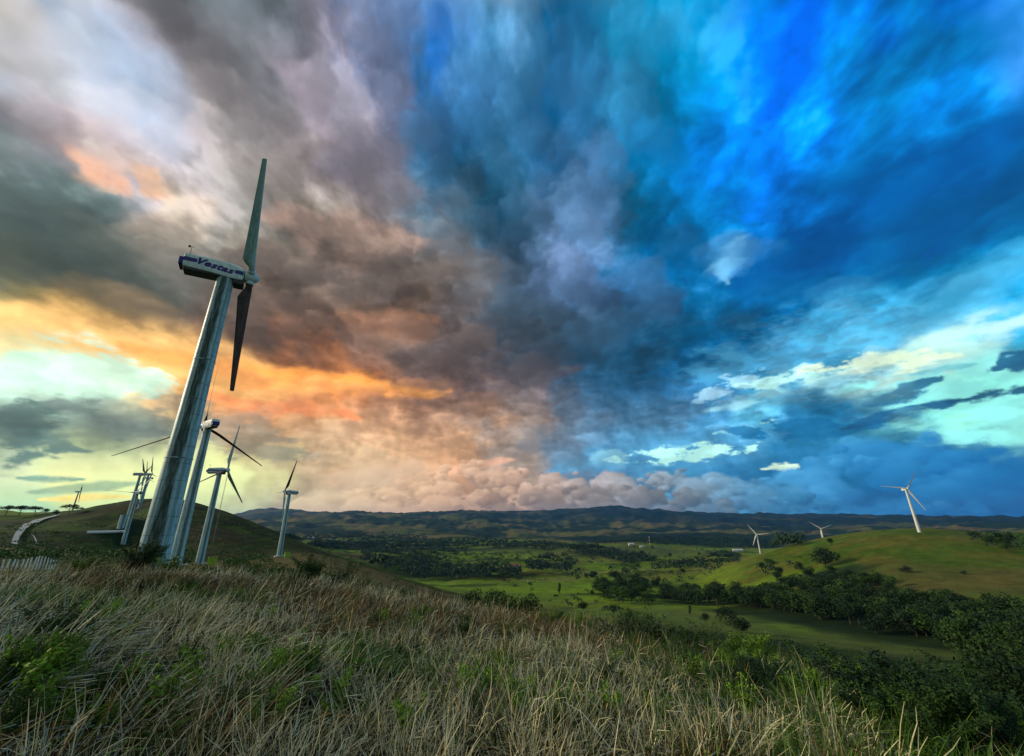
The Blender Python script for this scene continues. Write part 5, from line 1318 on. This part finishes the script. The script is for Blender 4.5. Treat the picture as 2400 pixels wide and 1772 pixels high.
NEAR = [  # kind, px, distance, top py, width factor, label
    ('mid', 350, 57, 1266, 1.25, 'leafy dark bush climbing the foot of the nearest turbine tower'),
    ('dark', 322, 56, 1300, 1.1, 'low dark bush at the left foot of the nearest turbine tower'),
    ('bright', 400, 54, 1305, 1.2, 'yellow-green bush between the nearest tower and the next one'),
    ('bright', 205, 28, 1302, 1.2, 'bright yellow-green bush in front of the dark hollow, right of the white posts'),
    ('bright', 50, 16, 1345, 1.3, 'bright green bush under the white fence posts at the left edge'),
    ('mid', 20, 15, 1360, 1.2, 'green bush at the very left edge below the fence'),
    ('mid', 735, 19, 1296, 1.1, 'large leafy bush on the grass crest right of the lone turbine'),
    ('mid', 700, 18, 1330, 1.0, 'lower leafy bush left of the large bush on the crest'),
    ('dark', 790, 18, 1340, 1.0, 'dark bush between the large bush and the bare-branched acacia'),
    ('sparse', 845, 17, 1338, 1.3, 'sparse flat acacia shrub with bare grey branches on the crest'),
    ('sparse', 812, 24, 1296, .8, 'thin pale shrub with bare twigs against the brown spur'),
    ('dark', 345, 12.5, 1352, 1.3, 'dark rounded bush in the dry grass straight below the nearest turbine'),
    ('mid', 430, 13, 1348, 1.2, 'mid green bush in the dry grass below the second turbine'),
    ('bright', 340, 9.0, 1445, 1.0, 'small fresh green shrub amid the dry grass on the left'),
    ('mid', 375, 8.4, 1462, 1.2, 'low green shrub with dark leaves amid the dry grass on the left'),
    ('mid', 905, 7.2, 1555, 1.3, 'wide green shrub in the dry grass near the middle of the picture'),
    ('dark', 950, 6.6, 1605, 1.4, 'dark leafy shrub deep in the grass just right of the wide green shrub'),
    ('bright', 850, 7.4, 1568, .9, 'bright small shrub left of the wide green shrub in the grass'),
    ('bright', 560, 5.0, 1650, .8, 'bright green sprig bush in the flattened grass at lower left'),
    ('bright', 700, 4.9, 1680, .8, 'bright green sprig bush right of the flattened grass'),
    ('bright', 1250, 3.9, 1755, .7, 'yellow-green sprigs at the bottom edge of the picture'),
    ('bright', 1290, 3.8, 1762, .7, 'second tuft of yellow-green sprigs at the bottom edge'),
    ('mid', 830, 8.2, 1540, .8, 'mid green sprig bush among pale upright stalks'),
    ('mid', 30, 9.5, 1480, 1.0, 'dark green bush at the left edge halfway down the grass'),
    ('bright', 1300, 11.5, 1447, 1.0, 'bright green shrub on the crest below the round valley tree'),
    ('mid', 1420, 11, 1462, 1.1, 'green shrub on the crest where the slope starts to fall away'),
    ('sparse', 1655, 10, 1448, .8, 'slender upright sapling with a thin dark stem on the right crest'),
    ('bright', 1740, 10.5, 1478, 1.2, 'bright yellow-green leafy bush crowning the right crest'),
    ('bright', 1530, 10, 1500, 1.0, 'small bright bush in the grass left of the slender sapling'),
    ('mid', 1470, 8.5, 1525, 1.0, 'green bush deep in the dry grass right of centre'),
    ('dark', 2150, 26, 1560, 1.4, 'broad dark green bush beyond the golden grass on the right'),
    ('mid', 1930, 24, 1512, 1.5, 'wide domed green bush above the golden grass on the right'),
    ('mid', 2330, 11, 1480, 1.0, 'tall leafy tree-like bush at the right edge, the highest one'),
    ('dark', 2390, 10, 1520, 1.0, 'leafy bush cut by the right edge of the picture'),
    ('mid', 2270, 12, 1530, 1.1, 'leafy bush left of the highest bush at the right edge'),
]
for kind, px, r, top, wd, lab in NEAR: put_shrub(kind, px, r, top, wd, lab)
def big_trees():
    for px, r, top, wd, lab in ((1108, 105, 1368, 1.25, 'dark leafy tree rising behind the grass crest, left of its two neighbours'), (1160, 100, 1362, 1.3, 'dark leafy tree rising behind the grass crest, the tallest of three'),
                                (1222, 102, 1384, 1.25, 'dark leafy tree rising behind the grass crest, right of its two neighbours'), (960, 60, 1362, 1.1, 'rounded dark tree just below the brown spur'), (1025, 80, 1368, 1.1, 'rounded dark tree between the brown spur and the three leafy trees')):
        d = sight(px, top); h = math.hypot(d[0], d[1]); x, y = r * d[0] / h, r * d[1] / h; g = ground_z(x, y)
        put_tree('bushy', x, y, g - .1, max(r * d[2] / h - g, 3), lab, None, wd * .9, mat=M_LEAF_MID)
big_trees()
def shrub_field():
    rg = np.random.default_rng(9)
    def fill(poly, n, kinds, hlo, hhi, label, group, wd=1.25):
        for px, py in sample_poly(poly, n, rg):
            b = spot(px, py)
            if b is None or b[3] > 110: continue
            kd = kinds[rg.integers(len(kinds))]; w_ = rg.uniform(.8, 1.3)
            xs = [q[0] for q in poly]; ys = [q[1] for q in poly]; fx = (px - min(xs)) / (max(xs) - min(xs)); fy = (py - min(ys)) / (max(ys) - min(ys))
            adj = {'dark': 'dark', 'mid': 'mid green', 'bright': 'yellow-green', 'sparse': 'thin sparse', 'sprig': 'tiny'}[kd]
            where = ('far left', 'left', 'middle', 'right', 'far right')[min(int(max(fx, 0) * 5), 4)] + (' front' if fy > .66 else ' rear' if fy < .33 else '')
            put_shrub(kd, px, b[3], py, wd * w_, '%s %s, %s part' % (adj, label, where), group, H=rg.uniform(hlo, hhi))
    fill([(2000, 1640), (2120, 1600), (2420, 1600), (2480, 1800), (2250, 1800), (2120, 1740)], 76, ('dark', 'mid', 'bright', 'mid'), .35, .75, 'shrub in the thicket of the lower right corner', 'thicket in the lower right corner')
    fill([(1650, 1560), (1850, 1590), (2080, 1640), (2150, 1700), (2050, 1720), (1850, 1660), (1680, 1620)], 26, ('mid', 'bright', 'dark'), .25, .5, 'low shrub in the strip right of the dry grass', 'strip of shrubs right of the dry grass', 1.4)
    fill([(1230, 1462), (1450, 1492), (1700, 1535), (1800, 1575), (1560, 1545), (1300, 1490)], 24, ('mid', 'sparse', 'bright'), .4, .8, 'shrub in the ragged row along the crest', 'ragged row of shrubs on the crest')
    fill([(0, 1420), (250, 1420), (500, 1420), (520, 1500), (200, 1560), (0, 1560)], 5, ('mid', 'dark'), .2, .34, 'low shrub in the shaded grass at the left', 'low shrubs in the shaded grass at the left')
    fill([(0, 1450), (1500, 1480), (1900, 1700), (1700, 1772), (0, 1772)], 90, ('sprig', 'sprig', 'mid', 'bright'), .26, .46, 'sprig bush poking out of the dry grass', 'green sprigs in the dry grass', .9)
shrub_field()

# ------------------------------------------------------------------ dry grass
def grass_mat():
    def bld(g, b):
        at = g.new('ShaderNodeAttribute', attribute_name='tone').outputs['Color']
        b.inputs['Roughness'].default_value = 0.6
        return at
    return material('dry_grass', bld, 0.6, spec=0.25)
def gauss_at(lst, x, y):
    out = np.zeros_like(x)
    for px, py, rad in lst:
        b = spot(px, py)
        if b is None: continue
        out = np.maximum(out, np.exp(-((x - b[0]) ** 2 + (y - b[1]) ** 2) / (2 * rad * rad)))
    return out
def grass(nt=21000):
    rg = np.random.default_rng(77)
    # tufts
    tr = np.exp(rg.uniform(math.log(2.0), math.log(21.5), nt)); ta = np.radians(rg.uniform(-61, 61, nt))
    tx, ty = tr * np.sin(ta), tr * np.cos(ta); taz = np.degrees(ta)
    patch = fbm(tx / 2.2, ty / 2.2, 4, .55, 12, 9); broad = fbm(tx / 7.5, ty / 7.5, 3, .5, 22, 9)
    lodged = np.clip(gauss_at([(230, 1560, .7), (330, 1530, .8), (480, 1530, .7), (620, 1530, .7), (180, 1690, .45), (330, 1680, .45), (100, 1720, .4), (650, 1560, .5)], tx, ty) + .6 * sstep(patch, .16, .3) * (taz < 0), 0, 1)
    cross = gauss_at([(1100, 1680, 1.3), (1300, 1620, 1.6), (1500, 1640, 1.6), (1650, 1720, 1.2), (900, 1740, .9)], tx, ty)
    green = np.clip(gauss_at([(30, 1450, 1.0), (900, 1590, .5), (2100, 1680, 2.6), (2300, 1720, 2.6), (1800, 1590, 1.4), (480, 1420, .9), (1500, 1520, .8)], tx, ty) + sstep(taz, 33, 42) * .75, 0, 1)
    keep = (1 - .6 * sstep(taz, 30, 42)) * (sstep(fbm(tx / (.32 + .05 * tr), ty / (.32 + .05 * tr), 3, .5, 44, 2), -.16, .10) * .93 + .07) * (1 - .25 * sstep(5 - tr, 0, 2)) > rg.uniform(0, 1, nt)
    tx, ty, tr, taz, patch, broad, lodged, cross, green = [q[keep] for q in (tx, ty, tr, taz, patch, broad, lodged, cross, green)]
    nt = len(tx)
    nb = rg.integers(12, 36, nt); I = np.repeat(np.arange(nt), nb); n = len(I)
    th_ = rg.uniform(.17, .44, nt) * (1 + .5 * patch) * (1 + .12 * sstep(tr, 8, 14)) * (1 - .12 * cross)
    tl = rg.normal(0, .72, nt); td = rg.uniform(-math.pi, math.pi, nt)
    ang0 = 2.0 * fbm(tx / 3.0, ty / 3.0, 2, .5, 5, 5)
    m1 = rg.uniform(0, 1, nt) < np.clip(lodged * 1.15, 0, .95); td = np.where(m1, .15 + ang0 * .7 + rg.normal(0, .25, nt), td)
    m2 = (~m1) & (rg.uniform(0, 1, nt) < cross * .75); td = np.where(m2, 2.5 + ang0 * .3 + rg.normal(0, .4, nt), td)
    spread = (.05 + .05 * tr ** .5)
    oa = rg.uniform(-math.pi, math.pi, n); orad = np.abs(rg.normal(0, 1, n)) * spread[I]
    x, y = tx[I] + orad * np.cos(oa), ty[I] + orad * np.sin(oa); r = np.hypot(x, y); az = np.degrees(np.arctan2(x, y))
    lodged, cross, green, patch, broad = lodged[I], cross[I], green[I], patch[I], broad[I]
    z = ground_zv(x, y)
    stalk = rg.uniform(0, 1, n) < .25
    h = th_[I] * rg.uniform(.55, 1.15, n); h = np.where(stalk, h * 1.5, h); h = np.clip(h * np.where(r < 3.2, .8, 1), .1, .85)
    # each blade leans out of its tuft, and with the tuft
    lx = .75 * np.cos(oa) * np.minimum(orad / spread[I], 1.5) + tl[I] * np.cos(td[I]) + (1.25 * lodged * m1[I] + .8 * cross * m2[I]) * np.cos(td[I]) + rg.normal(0, .26, n)
    ly = .75 * np.sin(oa) * np.minimum(orad / spread[I], 1.5) + tl[I] * np.sin(td[I]) + (1.25 * lodged * m1[I] + .8 * cross * m2[I]) * np.sin(td[I]) + rg.normal(0, .26, n)
    lean = np.hypot(lx, ly); dx, dy = lx / (lean + 1e-6), ly / (lean + 1e-6)
    wid = np.maximum(rg.uniform(.004, .0115, n), r * .0009)
    bend = np.where(stalk, rg.uniform(.0, .3, n), rg.uniform(.15, 1.2, n)) * (1 + .6 * lodged)
    kink = np.where(rg.uniform(0, 1, n) < .22, rg.uniform(.4, 1.7, n), 0)
    S = 5; ts = np.linspace(0, 1, S)
    px_, py_, pz_ = x.copy(), y.copy(), z - .02; rows = []
    wob = rg.normal(0, .18, (S, n)); lift = rg.uniform(.02, .16, n)
    face = np.arctan2(-x, -y) + rg.normal(0, .8, n); wx, wy = np.cos(-face), np.sin(-face)
    for k, t in enumerate(ts):
        ww = wid * (1 - .8 * t ** 1.5) * .5
        # lying blades keep their width upright so that they stay visible
        thp = np.minimum(lean + bend * t * t + (kink if k >= 3 else 0), 1.75)
        up = ww * np.clip(np.sin(thp), 0, 1) * .8
        rows.append(np.stack([np.stack([px_ - wx * ww, py_ - wy * ww, pz_ - up], -1), np.stack([px_ + wx * ww, py_ + wy * ww, pz_ + up], -1)], 1))
        hs = h / (S - 1); sn, cs = np.sin(thp), np.cos(thp)
        da, db = dx * np.cos(wob[k]) - dy * np.sin(wob[k]), dx * np.sin(wob[k]) + dy * np.cos(wob[k])
        px_ = px_ + hs * sn * da; py_ = py_ + hs * sn * db
        pz_ = np.maximum(pz_ + hs * cs, z + lift)
    V_ = np.stack(rows, 1).reshape(-1, 3)
    base = (np.arange(n) * S * 2)[:, None, None]
    k = np.arange(S - 1)[None, :, None] * 2
    F_ = (base + k + np.array([0, 1, 3, 2])[None, None, :]).reshape(-1, 4)
    straw = np.array([.64, .57, .29]); pale = np.array([.80, .79, .52]); brown = np.array([.22, .135, .048]); grey = np.array([.34, .42, .36]); gr = np.array([.075, .17, .015]); gold = np.array([.52, .30, .05]); gap_shade = np.array([.024, .022, .010])
    tone = rg.uniform(0, 1, nt)[I][:, None] * .7 + rg.uniform(0, 1, (n, 1)) * .3
    c = lerp(straw, pale, tone)
    tu = rg.uniform(0, 1, nt)[I]; u = (tu * .65 + rg.uniform(0, 1, n) * .35)[:, None]
    pb = np.clip(.37 + 1.0 * broad + .9 * patch + .3 * lodged - .2 * cross, .05, .85)[:, None]; c = np.where(u < pb, brown * rg.uniform(.7, 1.6, (n, 1)), c)
    c = np.where((~stalk[:, None]) & (rg.uniform(0, 1, (n, 1)) < .58), gap_shade * rg.uniform(.5, 1.5, (n, 1)), c)  # most non-stalk blades near-black: shade between the tufts painted in
    left = (sstep(-az, 36, 47) * sstep(9 - r, 0, 3))[:, None]; c = np.where(rg.uniform(0, 1, (n, 1)) < .35 * left, grey, c)
    pg = np.clip(.15 + .8 * green + .35 * sstep(patch, .15, .4), 0, .92)[:, None]; gu = (rg.uniform(0, 1, nt)[I] * .7 + rg.uniform(0, 1, n) * .3)[:, None]
    c = np.where(gu < pg * .85, gr * rg.uniform(.5, 1.5, (n, 1)), c)
    gd = gauss_at([(1900, 1585, .8), (1970, 1590, .8), (1820, 1575, .6)], x, y)[:, None]; c = np.where(rg.uniform(0, 1, (n, 1)) < gd * .9, gold, c)
    c = c * rg.uniform(.7, 1.15, (n, 1))
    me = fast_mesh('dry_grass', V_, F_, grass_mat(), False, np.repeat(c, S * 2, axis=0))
    o = obj('dry_grass', me); tag(o, 'tall dry tangled grass covering the foreground slope', kind='stuff')
    print('grass blades', n)
grass()

# ------------------------------------------------------------------ haze
def haze():
    zt = max(float(GZ.max()), 40.0) + 30.0; zb = float(GZ.min()) - 5.0
    R = 17200.0
    me = mesh_of('haze', boxv(-R, R, -R, R, zb, zt), None, False)
    m_ = bpy.data.materials.new('haze_air'); m_.use_nodes = True; m_.node_tree.nodes.clear(); g = NT(m_.node_tree)
    v = g.new('ShaderNodeVolumePrincipled'); v.inputs['Density'].default_value = HAZE; v.inputs['Color'].default_value = (.16, .46, 1.0, 1)
    v.inputs['Anisotropy'].default_value = 0.2
    out = g.new('ShaderNodeOutputMaterial'); g.l.new(v.outputs[0], out.inputs['Volume'])
    me.materials.append(m_); o = obj('haze', me); tag(o, 'thin blue evening haze over the valley', kind='stuff')
HAZE = 2.0e-5
haze()
